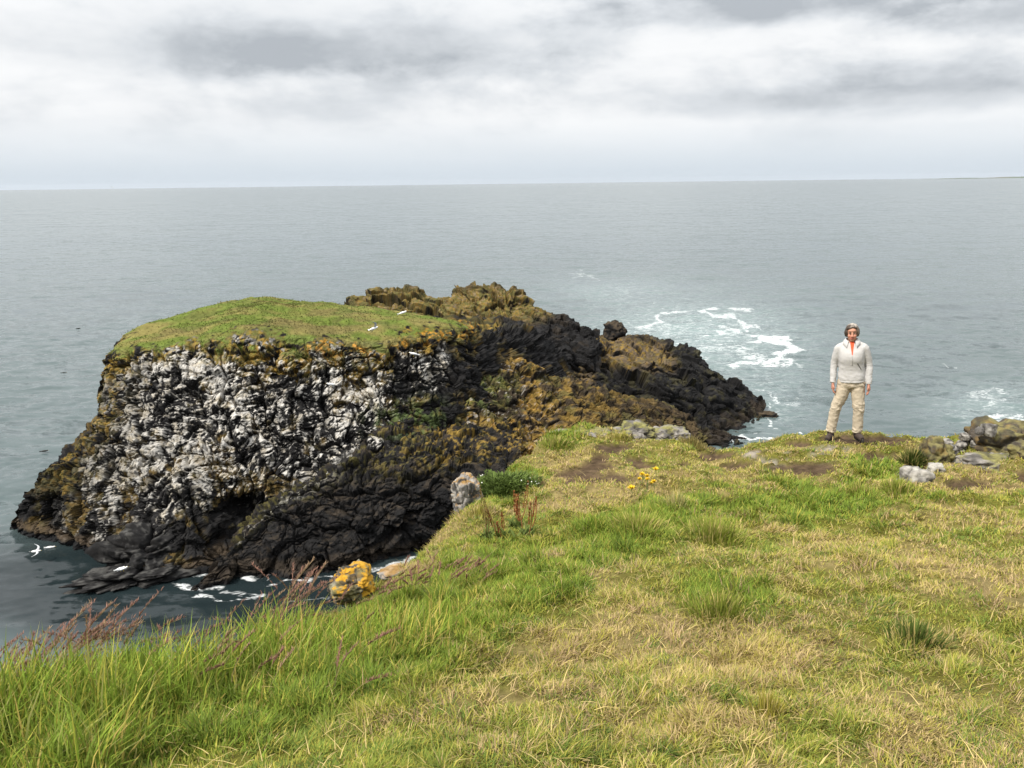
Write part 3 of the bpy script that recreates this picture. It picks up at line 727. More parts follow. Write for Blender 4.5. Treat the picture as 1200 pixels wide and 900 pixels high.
def c_pale(v, n, s):
    k = fbm(v * 9, 4, s + 5)
    c = mixc(np.tile(np.array([0.30, 0.28, 0.25]), (len(v), 1)), np.array([0.13, 0.12, 0.11]), ss(-0.1, 0.5, k))
    c = mixc(c, np.array([0.46, 0.44, 0.39]), ss(0.1, 0.6, fbm(v * 5, 3, s + 8)) * 0.6)
    return mixc(c, np.array([0.05, 0.046, 0.042]), ss(0.35, 0.7, fbm(v * 14, 3, s + 9)) * 0.8)
def c_dark(v, n, s):
    k = fbm(v * 6, 4, s + 5)
    c = mixc(np.tile(np.array([0.070, 0.058, 0.045]), (len(v), 1)), np.array([0.17, 0.15, 0.062]), ss(-0.1, 0.6, k + n[:, 2] * 0.5))
    c = mixc(c, np.array([0.19, 0.12, 0.035]), ss(0.1, 0.6, fbm(v * 11, 3, s + 8)) * 0.55)
    return mixc(c, np.array([0.035, 0.032, 0.030]), ss(0.2, 0.6, fbm(v * 8, 3, s + 9)) * 0.7)

P_ST = build_stack()
build_rocks()
DARKROCK = lambda v, n, s: mixc(np.tile(BASALT, (len(v), 1)), BROWN * 0.8, ss(0.0, 0.6, n[:, 2] * 0.6 + 0.4 * fbm(v * 2, 3, s)))
WETROCK = lambda v, n, s: mixc(np.tile(BASALT * 0.9, (len(v), 1)), GREY * 0.42, ss(0.35, 0.8, n[:, 2] * 0.5 + 0.8 * fbm(v * 3.5, 4, s)) * 0.8)
stone('rock_pinnacle', 'small black rock knob standing up behind the crest of the black promontory', 'rock', P(719, 391, 80.3), (1.25, 1.2, 1.2), 61, DARKROCK, mat=M_ROCK, boxy=0.2, amp=0.5)
q = PS(128, 694); stone('shore_rock', 'low dark wet rock ledge running into the water at the stack foot', 'rock', q + np.array([0.6, 1.5, 0.1]), (3.3, 1.6, 0.75), 63, WETROCK, rot=0.5, mat=M_ROCK, boxy=0.1, amp=0.9, sub=6)
q = PS(165, 672); stone('shore_rock', 'dark boulder heap between the low wet ledge and the stack face', 'rock', q + np.array([0.3, 1.2, 0.6]), (2.2, 1.8, 1.7), 67, WETROCK, rot=0.2, mat=M_ROCK, boxy=0.15, amp=0.7, sub=6)
q = PS(898, 487); stone('skerry', 'tiny black skerry awash just right of the promontory tip', 'rock', q, (0.9, 0.7, 0.35), 65, DARKROCK, mat=M_ROCK, amp=0.6)

#@GROUND
# ------------------------------------------------------------------ headland
GK = 0.92
EDGE = [(-60, 812, 3.3), (0, 786, 3.55), (80, 773, 3.8), (150, 763, 4.0), (230, 750, 4.25), (300, 738, 4.55), (352, 727, 4.9), (384, 713, 5.35), (424, 683, 6.0), (460, 655, 6.7), (493, 630, 7.35), (518, 608, 8.0),
        (546, 588, 8.8), (575, 560, 9.8), (592, 536, 10.8), (615, 518, 11.7), (650, 500, 12.9), (700, 493, 13.6), (745, 494, 13.9), (785, 502, 13.8), (810, 514, 13.4), (825, 524, 12.9),
        (860, 518, 13.0), (910, 513, 13.2), (960, 509, 13.3), (1010, 506, 13.4), (1060, 510, 13.2), (1110, 515, 13.0), (1200, 512, 13.2), (1330, 505, 13.6)]
INNER = [(0, 900, 2.72), (300, 900, 2.68), (600, 900, 2.62), (900, 900, 2.6), (1200, 900, 2.6), (-100, 900, 2.72), (1300, 900, 2.6),
         (150, 830, 3.25), (400, 800, 3.55), (600, 780, 3.65), (900, 760, 3.8), (1200, 760, 3.75), (600, 700, 4.6), (850, 690, 4.7), (1200, 690, 4.7), (520, 680, 5.5),
         (620, 620, 6.9), (800, 610, 7.0), (1000, 610, 6.9), (1200, 610, 6.9), (620, 570, 9.0), (720, 555, 9.6), (880, 556, 9.3), (1050, 566, 8.9), (1200, 568, 8.9),
         (680, 525, 11.3), (780, 528, 11.4), (900, 530, 11.3), (985, 520, 11.55), (1060, 530, 11.1), (1130, 540, 10.5), (1200, 535, 10.8)]
_ctrl = np.array([P(a, b, Y * GK) for a, b, Y in EDGE + INNER] +
                 [(-2.5, 0, -1.75), (0, 0, -1.5), (3, 0, -1.5), (0, -6, -0.6), (-12, -8, -1.0), (14, -6, -0.8), (20, 6, -2.6), (24, 14, -3.6), (30, -10, -1.0), (0, -30, 1.5), (40, -30, 1.0), (-30, -30, 1.0), (-8, 3.0, -2.8)])
_edge_xy = np.array([P(a, b, Y * GK)[:2] for a, b, Y in EDGE])
_outline = np.concatenate([_edge_xy, [(16, 13), (30, 15), (60, 14), (60, -60), (-60, -60), (-60, -30), (-14, -4), (-5.5, 1.6)]])
def _tps_fit(xy, z, lam=1e-3):
    n = len(xy); d = np.linalg.norm(xy[:, None] - xy[None], axis=2)
    K = np.where(d > 0, d * d * np.log(np.maximum(d, 1e-9)), 0) + lam * np.eye(n) * n
    Pm = np.concatenate([np.ones((n, 1)), xy], 1)
    A = np.zeros((n + 3, n + 3)); A[:n, :n] = K; A[:n, n:] = Pm; A[n:, :n] = Pm.T
    return np.linalg.solve(A, np.concatenate([z, np.zeros(3)]))
_tw = _tps_fit(_ctrl[:, :2], _ctrl[:, 2], 4e-3)
def _tps(x, y):
    out = _tw[-3] + _tw[-2] * x + _tw[-1] * y
    for k in range(len(_ctrl)):
        r2 = (x - _ctrl[k, 0]) ** 2 + (y - _ctrl[k, 1]) ** 2
        out = out + _tw[k] * 0.5 * r2 * np.log(np.maximum(r2, 1e-12))
    return out
def ground_z(x, y, full=False):
    x = np.asarray(x, float).ravel(); y = np.asarray(y, float).ravel()
    p = np.stack([x, y, np.zeros_like(x)], 1)
    z = _tps(x, y)
    d = sdf_poly(x, y, _outline) + 0.14 * fbm(p * 1.4, 3, 207)
    far = ss(5.0, 9.0, np.hypot(x, y))
    z = z + (0.035 + 0.06 * far) * fbm(p * 0.9, 3, 201) + (0.030 + 0.05 * far) * fbm(p * 2.6, 3, 202) + 0.022 * fbm(p * 6, 3, 203)
    drop = 6.5 * 0.10 * np.log1p(np.exp(np.clip((d - 0.05) / 0.10, -40, 40)))
    cl = ss(0.2, 1.0, d)
    z = z - drop + cl * 0.6 * fbm(np.stack([x * 0.9, y * 0.9, z * 0.3], 1), 3, 209)
    return (np.maximum(z, SEA - 3), d) if full else np.maximum(z, SEA - 3)

SOIL = [(677, 556, 32, 8), (700, 546, 22, 6), (700, 536, 12, 6), (721, 524, 22, 6), (744, 539, 14, 4), (751, 546, 16, 3.5), (737, 565, 18, 5), (721, 558, 14, 5), (670, 566, 7, 3), (744, 515, 10, 4),
        (836, 533, 24, 5), (863, 545, 22, 4.5), (913, 547, 16, 6), (935, 520, 15, 4), (952, 548, 32, 8), (1033, 515, 38, 6), (1030, 535, 26, 6), (1133, 567, 34, 6), (1197, 557, 14, 7), (1075, 545, 20, 5), (1160, 548, 14, 3), (800, 545, 9, 3), (830, 557, 6, 2.5), (985, 513, 30, 5), (1180, 572, 20, 3)]
BARE = [(973, 531, 26, 9), (890, 532, 28, 5), (1060, 560, 14, 8), (1105, 540, 30, 10), (715, 504, 34, 8), (800, 512, 12, 4), (905, 540, 20, 4)]
LUSH = [(-80, 720), (100, 735), (200, 705), (330, 690), (400, 720), (470, 690), (520, 690), (590, 712), (570, 745), (500, 790), (430, 815), (330, 845), (200, 885), (100, 960), (-80, 980)]
GREEN = [[(676, 640), (690, 615), (760, 588), (880, 578), (985, 562), (1060, 568), (1092, 592), (1010, 606), (900, 612), (800, 622), (740, 648), (690, 655)],
         [(500, 690), (530, 655), (600, 640), (700, 645), (700, 690), (620, 720), (560, 700)],
         [(560, 590), (560, 555), (600, 545), (630, 556), (632, 580), (590, 596)],
         [(620, 520), (650, 500), (690, 505), (660, 520)], [(1000, 535), (1050, 535), (1060, 555), (1020, 560)], [(800, 690), (830, 668), (900, 680), (900, 720), (820, 730)]]
STRAW = [[(430, 690), (468, 656), (520, 612), (562, 604), (565, 640), (505, 668), (470, 700)], [(600, 600), (620, 540), (690, 530), (800, 540), (940, 560), (860, 575), (740, 590), (650, 610)], [(500, 830), (560, 760), (700, 720), (860, 700), (1010, 760), (960, 860), (700, 880), (560, 900)],
         [(1090, 545), (1200, 540), (1220, 640), (1100, 610), (1080, 575)], [(480, 640), (540, 600), (600, 605), (590, 640), (520, 645)], [(900, 860), (1000, 800), (1220, 820), (1220, 900), (900, 900)], [(1050, 640), (1220, 640), (1220, 720), (1090, 700)]]
def ground_masks(x, y, z):
    """how lush / green / dry / bare the turf is at each point"""
    p = np.stack([x, y, np.zeros_like(x)], 1); PX, PY = proj(np.stack([x, y, z], 1))
    vis = y > 0.8
    n1 = fbm(p * 1.1, 4, 301); n2 = fbm(p * 3.3, 4, 302); n3 = fbm(p * 9.0, 3, 303)
    def pm(poly, soft): return ss(soft, -soft, sdf_poly(PX, PY, poly) + soft * 0.9 * n2 + soft * 0.6 * n1) * vis
    lush = pm(LUSH, 26)
    lush = np.maximum(lush, ss(-0.5, -2.5, x + 0.3 * y) * (~vis))
    green = np.zeros_like(x)
    for g in GREEN: green = np.maximum(green, pm(g, 16))
    straw = np.zeros_like(x)
    for g in STRAW: straw = np.maximum(straw, pm(g, 26))
    soil = np.zeros_like(x); bare = np.zeros_like(x)
    for a, b, rx, ry in SOIL:
        soil = np.maximum(soil, ss(1.25, 0.75, np.hypot((PX - a + 7 * n2) / rx, (PY - b + 2.2 * n3 + 1.5 * n2) / ry)))
    for a, b, rx, ry in BARE:
        bare = np.maximum(bare, ss(1.3, 0.6, np.hypot((PX - a + 9 * n2) / rx, (PY - b + 3 * n3) / ry)) * ss(-0.35, 0.15, n3 + 0.4 * n2))
    return lush, green, straw, soil * vis, bare * vis, n1, n2, n3
C_GREEN = np.array([0.240, 0.275, 0.044]); C_LUSH = np.array([0.190, 0.265, 0.034]); C_YEL = np.array([0.46, 0.41, 0.075]); C_STRAW = np.array([0.55, 0.43, 0.18]); C_OLIVE = np.array([0.325, 0.305, 0.062])
C_SOIL = np.array([0.088, 0.060, 0.036]); C_BARE = np.array([0.21, 0.185, 0.155])

def build_ground():
    xs = np.concatenate([-np.geomspace(60, 5.2, 30)[:-1], np.arange(-5.2, 12.0, 0.045), np.geomspace(12, 60, 30)])
    ys = np.concatenate([-np.geomspace(60, 1.0, 26)[:-1], np.arange(-1.0, 16.5, 0.045), np.geomspace(16.5, 26, 12)])
    X, Y = np.meshgrid(xs, ys)
    x, y = X.ravel(), Y.ravel()
    z, d = ground_z(x, y, True)
    lush, green, straw, soil, bare, n1, n2, n3 = ground_masks(x, y, z)
    # bare soil sits in shallow scrapes below the turf
    z = z - 0.045 * soil - 0.02 * bare
    col = np.tile(C_OLIVE * 0.40, (len(x), 1))  # turf colours here are darkened to stand in for shade between the blades
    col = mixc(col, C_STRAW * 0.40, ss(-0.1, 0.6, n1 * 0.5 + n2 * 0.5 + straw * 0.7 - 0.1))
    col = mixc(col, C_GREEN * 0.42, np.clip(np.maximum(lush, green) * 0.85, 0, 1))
    col = mixc(col, C_SOIL * (1 + 0.3 * n3[:, None]), soil)
    col = mixc(col, C_BARE * (1 + 0.4 * n3[:, None]), bare * 0.9)
    col = mixc(col, np.array([0.07, 0.062, 0.05]), ss(0.15, 0.6, d))
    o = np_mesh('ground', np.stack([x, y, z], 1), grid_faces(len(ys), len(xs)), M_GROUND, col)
    tag(o, kind='structure')

def scatter(n, r0, r1, half=44):
    r = np.exp(RNG.uniform(math.log(r0), math.log(r1), n)); a = np.radians(RNG.uniform(-half, half, n))
    return r * np.sin(a), r * np.cos(a)

def build_grass():
    # short turf
    n = 1500000
    rr = 1.3 * (15.5 / 1.3) ** (RNG.random(n) ** 0.80); aa = np.radians(RNG.uniform(-1, 1, n) * (44 + 22 * ss(6.5, 3.5, rr))); x = rr * np.sin(aa); y = rr * np.cos(aa)
    z, d = ground_z(x, y, True)
    keep = d < 0.45
    x, y, z, d = x[keep], y[keep], z[keep], d[keep]
    lush, green, straw, soil, bare, n1, n2, n3 = ground_masks(x, y, z)
    clump = fbm(np.stack([x, y, z * 0], 1) * 5.0, 3, 330)
    keep = (RNG.random(len(x)) > soil * 1.05) & (RNG.random(len(x)) > bare * 0.9) & (RNG.random(len(x)) < 0.72 + 0.7 * clump + 0.4 * np.maximum(green, lush))
    x, y, z, lush, green, straw, n1, n2, n3, clump = [a[keep] for a in (x, y, z, lush, green, straw, n1, n2, n3, clump)]
    n = len(x); r = np.hypot(x, y)
    g = np.maximum(lush, green)
    wq = np.stack([x, y, 0 * x], 1) + 0.05 * np.stack([fbm(np.stack([x, y, 0 * x], 1) * 6, 2, 351), fbm(np.stack([x, y, 0 * x], 1) * 6, 2, 352), 0 * x], 1)
    t1, t2, tid = worley(wq * np.array([6.5, 6.5, 1]) + np.array([0, 0, 0.5]), 355)
    u1, u2, uid = worley(wq * np.array([2.3, 2.3, 1]) + np.array([0, 0, 0.5]), 365)
    dry = np.clip(0.36 + 0.40 * n1 + 0.30 * n2 + 0.36 * straw - 0.70 * g + 0.75 * (tid - 0.5) + 0.45 * (uid - 0.5), 0.03, 0.95)
    thick = np.clip(1.25 - 1.1 * t1 + 0.5 * (uid - 0.5), 0.55, 1.5)
    u = RNG.random(n)
    h = RNG.uniform(0.028, 0.078, n) * (1 + 0.7 * g) * thick * (0.75 + 0.9 * np.modf(tid * 7.31)[0] ** 2) * (1 - 0.12 * ss(6, 11, r) * (1 - g))
    lean = RNG.uniform(0.35, 2.0, n) * (1 - 0.4 * g)
    ang = np.where(RNG.random(n) < 0.55, np.modf(tid * 91.7)[0] * 6.283 + RNG.normal(0, 0.9, n), RNG.uniform(0, 6.283, n))
    w = RNG.uniform(0.0028, 0.0052, n) * np.maximum(1, r / 4.2) * (1 + 0.25 * g)
    isdry = u < dry
    pale = RNG.random(n)
    hue = np.modf(tid * 17.3)[0][:, None]; C_PINK = np.array([0.46, 0.335, 0.185])
    col = np.where(isdry[:, None], (C_STRAW * hue + C_PINK * (1 - hue)) * (0.5 + 0.75 * pale[:, None]), (C_GREEN * hue + np.array([0.140, 0.205, 0.040]) * (1 - hue)) * (0.65 + 0.7 * pale[:, None]))
    mid = (RNG.random(n) < 0.30)
    col = np.where(mid[:, None], (C_YEL * 0.55 + C_OLIVE * 0.45) * (0.7 + 0.5 * pale[:, None]), col)
    col = np.where(((RNG.random(n) < 0.55) & (RNG.random(n) < g))[:, None], C_LUSH * (0.75 + 0.5 * pale[:, None]), col)
    tip = col * RNG.uniform(0.9, 1.25, (n, 1))
    v, f, c = blades(np.stack([x, y, z - 0.002], 1), h, w, ang, lean, col, tip)
    tag(np_mesh('short_grass', v, f, M_BLADE, c), 'short mixed green and straw coloured turf covering the headland', 'grass', kind='stuff')
    # long loose straws lying on the mown turf
    n = 2200
    x, y = scatter(n, 1.8, 9)
    z, d = ground_z(x, y, True); k = d < -0.3; x, y, z = x[k], y[k], z[k]; n = len(x)
    v, f, c = blades(np.stack([x, y, z + 0.02], 1), RNG.uniform(0.05, 0.17, n), RNG.uniform(0.003, 0.0045, n), RNG.uniform(0, 6.28, n), RNG.uniform(2, 7, n), C_STRAW * RNG.uniform(0.8, 1.3, (n, 1)), curve=1.0)
    tag(np_mesh('dry_straw', v, f, M_BLADE, c), 'pale loose straws lying across the mown turf', 'straw', kind='stuff')
    # tall lush grass along the left brink
    n = 125000
    x, y = scatter(n, 1.6, 7.5, 50)
    z, d = ground_z(x, y, True)
    lush, green, straw, soil, bare, n1, n2, n3 = ground_masks(x, y, z)
    tall = np.clip(lush + 0.0, 0, 1)
    keep = (d < 0.30) & (RNG.random(n) < tall * (0.75 + 0.5 * n2))
    x, y, z, d, n1, n2, tall = [a[keep] for a in (x, y, z, d, n1, n2, tall)]
    n = len(x)
    PX, PY = proj(np.stack([x, y, z], 1))
    front = ss(0, 70, sdf_poly(PX, PY, LUSH) * -1)
    h = (0.11 + 0.19 * RNG.random(n) ** 1.5) * (0.34 + 0.86 * front) * (1 + 0.30 * n1 + 0.15 * n2)
    ang = RNG.uniform(0, 2 * np.pi, n)
    ang = np.where(RNG.random(n) < 0.5, 0.4 + RNG.normal(0, 0.8, n), ang)
    lean = np.abs(RNG.normal(0.55, 0.40, n))
    col = np.where((RNG.random(n) < 0.22)[:, None], C_YEL * 0.7 + C_LUSH * 0.25, C_LUSH) * RNG.uniform(0.6, 1.35, (n, 1))
    col = np.where((RNG.random(n) < 0.02 + 0.26 * (1 - front))[:, None], np.array([0.46, 0.36, 0.10]) * RNG.uniform(0.7, 1.2, (n, 1)), col)
    tip = col * RNG.uniform(0.95, 1.3, (n, 1)); tip = np.where((RNG.random(n) < 0.10)[:, None], np.array([0.36, 0.32, 0.12]), tip)
    v, f, c = blades(np.stack([x, y, z - 0.01], 1), h, RNG.uniform(0.005, 0.0105, n) * np.maximum(1, np.hypot(x, y) / 5), ang, lean, col, tip)
    tag(np_mesh('tall_grass', v, f, M_BLADE, c), 'tall lush bright green grass along the left cliff edge', 'grass', kind='stuff')
    # reddish flowering grass heads above it
    V = []; Fq = []; Ft = []; Cc = []; off = 0
    spots = [(RNG.uniform(-40, 125), RNG.uniform(770, 800), RNG.uniform(0.30, 0.47)) for _ in range(120)] + [(RNG.uniform(275, 365), RNG.uniform(738, 762), RNG.uniform(0.36, 0.54)) for _ in range(44)] + \
            [(RNG.uniform(120, 300), RNG.uniform(755, 790), RNG.uniform(0.30, 0.44)) for _ in range(26)] + [(RNG.uniform(450, 560), RNG.uniform(690, 720), RNG.uniform(0.14, 0.24)) for _ in range(40)] + \
            [(RNG.uniform(0, 430), RNG.uniform(780, 840), RNG.uniform(0.2, 0.3)) for _ in range(24)] + [(RNG.uniform(370, 450), RNG.uniform(700, 730), RNG.uniform(0.14, 0.26)) for _ in range(22)]
    for a, b, h in spots:
        Y = np.interp(b, [500, 560, 620, 690, 720, 740, 760, 780, 800, 840, 900], [12.4, 9.2, 6.6, 5.2, 4.6, 4.3, 4.0, 3.65, 3.3, 3.0, 2.45])
        q = P(a, b, Y); zz = ground_z([q[0]], [q[1]])[0]; zz = max(zz, q[2] - 0.25)
        q = np.array([q[0], q[1], zz]); ang = RNG.normal(0.2, 0.5) if RNG.random() < 0.8 else RNG.uniform(0, 6.28)
        ln = RNG.uniform(0.3, 1.1)
        hz = h / math.sqrt(1 + ln * ln)
        ts = np.linspace(0, 1, 6)
        stem = q + np.stack([np.cos(ang) * hz * ln * ts ** 2, np.sin(ang) * hz * ln * ts ** 2, hz * (ts - 0.12 * ts ** 3)], 1)
        red = np.array([0.25, 0.135, 0.10]) if RNG.random() < 0.7 else np.array([0.30, 0.20, 0.12])
        pts = [stem[:-1]]; 
        # stem as thin blades, head as a spray of short spikelets
        sd = np.array([math.sin(ang + 1.0), -math.cos(ang + 1.0), 0]) * 0.0016
        for i in range(5):
            V.append(np.stack([stem[i] - sd, stem[i] + sd, stem[i + 1] + sd, stem[i + 1] - sd])); Fq.append([off, off + 1, off + 2, off + 3]); off += 4
            Cc.append(np.tile(np.array([0.24, 0.19, 0.09]), (4, 1)))
        m = 48
        tt = RNG.uniform(0.66, 1.04, m); base = q + np.stack([np.cos(ang) * hz * ln * tt ** 2, np.sin(ang) * hz * ln * tt ** 2, hz * (tt - 0.12 * tt ** 3)], 1)
        v, f, c = blades(base, RNG.uniform(0.015, 0.034, m), RNG.uniform(0.003, 0.006, m), ang + RNG.normal(0, 0.9, m), RNG.uniform(0.3, 1.3, m), np.tile(red, (m, 1)) * RNG.uniform(0.7, 1.4, (m, 1)))
        V.append(v); Fq += (f[0] + off).tolist(); Ft += (f[1] + off).tolist(); Cc.append(c); off += len(v)
    tag(np_mesh('grass_seed_heads', np.concatenate(V), [np.array(Fq), np.array(Ft)], M_BLADE, np.concatenate(Cc)), 'reddish brown flowering grass heads nodding above the tall grass', 'grass', kind='stuff')

def on_ground(px, py, Y0=None):
    """point where the line of sight through a photo pixel meets the headland"""
    Ys = np.linspace(2.0, 13.5, 500); d = ray(px, py)
    pts = d[None] * (Ys / d[1])[:, None]
    g = ground_z(pts[:, 0], pts[:, 1])
    k = np.argmax(pts[:, 2] < g)
    return np.array([pts[k, 0], pts[k, 1], g[k]])

def tussock(name, label, px, py, rad, h, col, n=700, cat='grass tussock', lean=0.7, w=0.007, group=None):
    q = on_ground(px, py)
    a = RNG.uniform(0, 6.28, n); rad = rad * 1.25; r = rad * RNG.random(n) ** 0.75 * (1 + 0.25 * np.sin(a * 3 + px))
    x = q[0] + np.cos(a) * r; y = q[1] + np.sin(a) * r; z = np.maximum(ground_z(x, y), q[2] - 0.10)
    hh = h * RNG.uniform(0.45, 1.1, n) * (1.1 - 0.65 * np.clip(r / rad, 0, 1) ** 1.3)
    c = np.asarray(col) * RNG.uniform(0.65, 1.35, (n, 1)); c = np.where((RNG.random(n) < 0.22)[:, None], (C_STRAW * 0.8 + C_YEL * 0.2) * RNG.uniform(0.6, 1.1, (n, 1)), c)
    v, f, cc = blades(np.stack([x, y, z - 0.01], 1) - q, hh, w * RNG.uniform(0.7, 1.3, n), a + RNG.normal(0, 0.5, n), lean * RNG.uniform(0.2, 1.2, n) * (0.3 + r / rad), c, c * 1.2)
    o = np_mesh(name, v, f, M_BLADE, cc); o.location = q
    return tag(o, label, cat, group)

build_ground()
build_grass()
DG = np.array([0.075, 0.105, 0.022])
tussock('grass_tussock', 'green tuft on the brink at the left end of the low grey outcrop', 650, 521, 0.22, 0.16, C_GREEN * 0.8, 420, lean=1.0, w=0.010)
tussock('grass_tussock', 'rusty green tuft at the very tip of the brink right of the mossy hump', 812, 523, 0.24, 0.20, np.array([0.20, 0.17, 0.055]), 520, lean=0.8, w=0.010)
tussock('grass_tussock', 'olive tuft growing between the rocks of the low grey outcrop', 726, 516, 0.16, 0.13, C_OLIVE * 0.8, 320, lean=1.0, w=0.010)
tussock('grass_tussock', 'dark rounded grass tussock beside the rocky outcrop, right of the woman', 1068, 543, 0.12, 0.26, DG * 0.95, 700, lean=1.0, w=0.012)
tussock('grass_tussock', 'small green mounded tussock below the woman, left of the other green tussock', 1006, 582, 0.20, 0.17, C_GREEN * 0.8, 700, lean=1.1, w=0.011)
tussock('grass_tussock', 'green mounded tussock in front of the pale split boulder', 1050, 580, 0.20, 0.17, C_GREEN * 0.85, 700, lean=1.1, w=0.011)
tussock('grass_tussock', 'spiky upright green tussock in the middle of the mown turf', 843, 722, 0.15, 0.18, C_GREEN * 0.75, 380, lean=0.8)
tussock('grass_tussock', 'low dark green tussock at the right of the mown turf', 1070, 752, 0.14, 0.15, DG * 1.3, 520, lean=0.8)
tussock('grass_tussock', 'slender yellowish tuft near the bottom right of the turf', 898, 838, 0.06, 0.14, C_YEL * 0.7, 160, lean=0.5, w=0.005)
tussock('grass_tussock', 'pale straw tuft standing right of the yellow flowers', 790, 596, 0.10, 0.20, np.array([0.42, 0.38, 0.17]), 260, lean=0.45, w=0.006)
tussock('grass_tussock', 'wind combed long green tussock in the middle of the turf, left of the straw tuft', 745, 625, 0.30, 0.20, C_GREEN * 0.9, 900, lean=1.3, w=0.008)
tussock('grass_tussock', 'long green tussock with splayed blades right of the straw tuft', 835, 632, 0.26, 0.20, C_GREEN * 0.85, 800, lean=1.1, w=0.008)
tussock('grass_tussock', 'small upright tuft on the bare brink above the orange lichen boulder', 470, 648, 0.09, 0.15, C_GREEN * 0.9, 200, lean=0.5, w=0.007)

#@PLANTS
# ------------------------------------------------------------------ leafy clump, flowers, dock stalks
def leafy_clump():
    q = on_ground(592, 582)
    n = 5200
    u = RNG.normal(0, 1, (n, 3)); u /= np.linalg.norm(u, axis=1, keepdims=True); u[:, 2] = np.abs(u[:, 2])
    rr = RNG.uniform(0.55, 1.0, n)[:, None] * (1 + 0.25 * fbm(u * 2.5, 3, 401)[:, None])
    pos = u * rr * np.array([0.42, 0.34, 0.30])
    c = np.array([0.110, 0.155, 0.036]) * RNG.uniform(0.6, 1.5, (n, 1))
    v, f, cc = blades(pos, RNG.uniform(0.03, 0.07, n), RNG.uniform(0.012, 0.022, n), np.arctan2(u[:, 1], u[:, 0]) + RNG.normal(0, 0.8, n), RNG.uniform(0.4, 2.0, n), c, c * 1.2)
    o = np_mesh('leafy_plant', v, f, M_BLADE, cc); o.location = q - np.array([0, 0, 0.03])
    tag(o, 'bushy dark green leafy plant growing beside the upright grey boulder', 'plant')
    m = 22; u = RNG.normal(0, 1, (m, 3)); u /= np.linalg.norm(u, axis=1, keepdims=True); u[:, 2] = np.abs(u[:, 2])
    V = []; Ff = []
    for k in range(m):
        c0 = u[k] * np.array([0.43, 0.35, 0.32]); r = 0.007
        a = np.arange(6) * math.pi / 3
        ring = c0 + np.stack([np.cos(a) * r, np.sin(a) * r * 0.7, np.sin(a) * r * 0.7], 1)
        b = len(V) * 7; V.append(np.concatenate([ring, [c0 + u[k] * 0.006]])); Ff += [[b + i, b + (i + 1) % 6, b + 6] for i in range(6)]
    np_mesh('blossom', np.concatenate(V), np.array(Ff), cmat('white_blossom', (0.7, 0.7, 0.62)), None, o)['kind'] = 'stuff'
leafy_clump()
def tube(pts, rad, seg=8, flat=(1, 1)):
    pts = np.asarray(pts, float); rad = np.broadcast_to(np.asarray(rad, float), (len(pts),))
    t = np.gradient(pts, axis=0); t /= np.maximum(np.linalg.norm(t, axis=1, keepdims=True), 1e-9)
    ref = np.array([0, 1.0, 0]) if abs(t[:, 1]).max() < 0.9 else np.array([1.0, 0, 0])
    a = np.cross(t, ref); a /= np.linalg.norm(a, axis=1, keepdims=True); b = np.cross(t, a)
    th = np.arange(seg) * 2 * math.pi / seg
    g = pts[:, None] + rad[:, None, None] * (a[:, None] * np.cos(th)[None, :, None] * flat[0] + b[:, None] * np.sin(th)[None, :, None] * flat[1])
    v = g.reshape(-1, 3); f = grid_faces(len(pts), seg, True).tolist()
    n0 = len(v); v = np.concatenate([v, pts[:1], pts[-1:]])
    tri = [[(i + 1) % seg, i, n0] for i in range(seg)] + [[(len(pts) - 1) * seg + i, (len(pts) - 1) * seg + (i + 1) % seg, n0 + 1] for i in range(seg)]
    return v, f, tri
M_YEL = cmat('yellow_petals', (0.75, 0.52, 0.02), rough=0.7); M_STEM = cmat('flower_stem', (0.10, 0.15, 0.04))
def flower(label, px, py, hgt, rad, group=None):
    top = P(px, py, np.interp(py, [570, 595], [8.0, 7.2])); g = ground_z([top[0]], [top[1]])[0]
    root = empty('yellow_flower', (top[0], top[1], g)); tag(root, label, 'flower', group)
    h = max(hgt, top[2] - g + 0.03)
    v, f, t = tube([(0, 0, -0.01), (0.008, 0, h * 0.5), (0.0, 0, h)], [0.003, 0.0026, 0.0025], 6)
    np_mesh('stem', v, [np.array(f), np.array(t)], M_STEM, None, root)
    rad = rad * 1.6; n = 80; a = RNG.uniform(0, 6.28, n)
    c = np.tile([0.75, 0.52, 0.02], (n, 1))
    v, f, _ = blades(np.tile([0, 0, h], (n, 1)) + RNG.normal(0, 0.002, (n, 3)), rad * RNG.uniform(0.6, 1.1, n), np.full(n, rad * 0.35), a, RNG.uniform(0.4, 3.0, n), c)
    np_mesh('flower_head', v, f, M_YEL, None, root)
G = 'yellow flowers in the turf'
flower('lone yellow flower lowest and left of the yellow flower cluster', 739.5, 590, 0.10, 0.030, G)
for a, b, r in ((752, 577, 0.026), (757.5, 577.5, 0.026), (749, 580.5, 0.020), (763, 581, 0.018), (765.5, 585, 0.022), (758, 582, 0.020)):
    flower('yellow flower in the small tight cluster on the turf', a, b, 0.12, r, G)
flower('topmost right yellow flower standing clear of the yellow cluster', 767.5, 574, 0.14, 0.026, G)
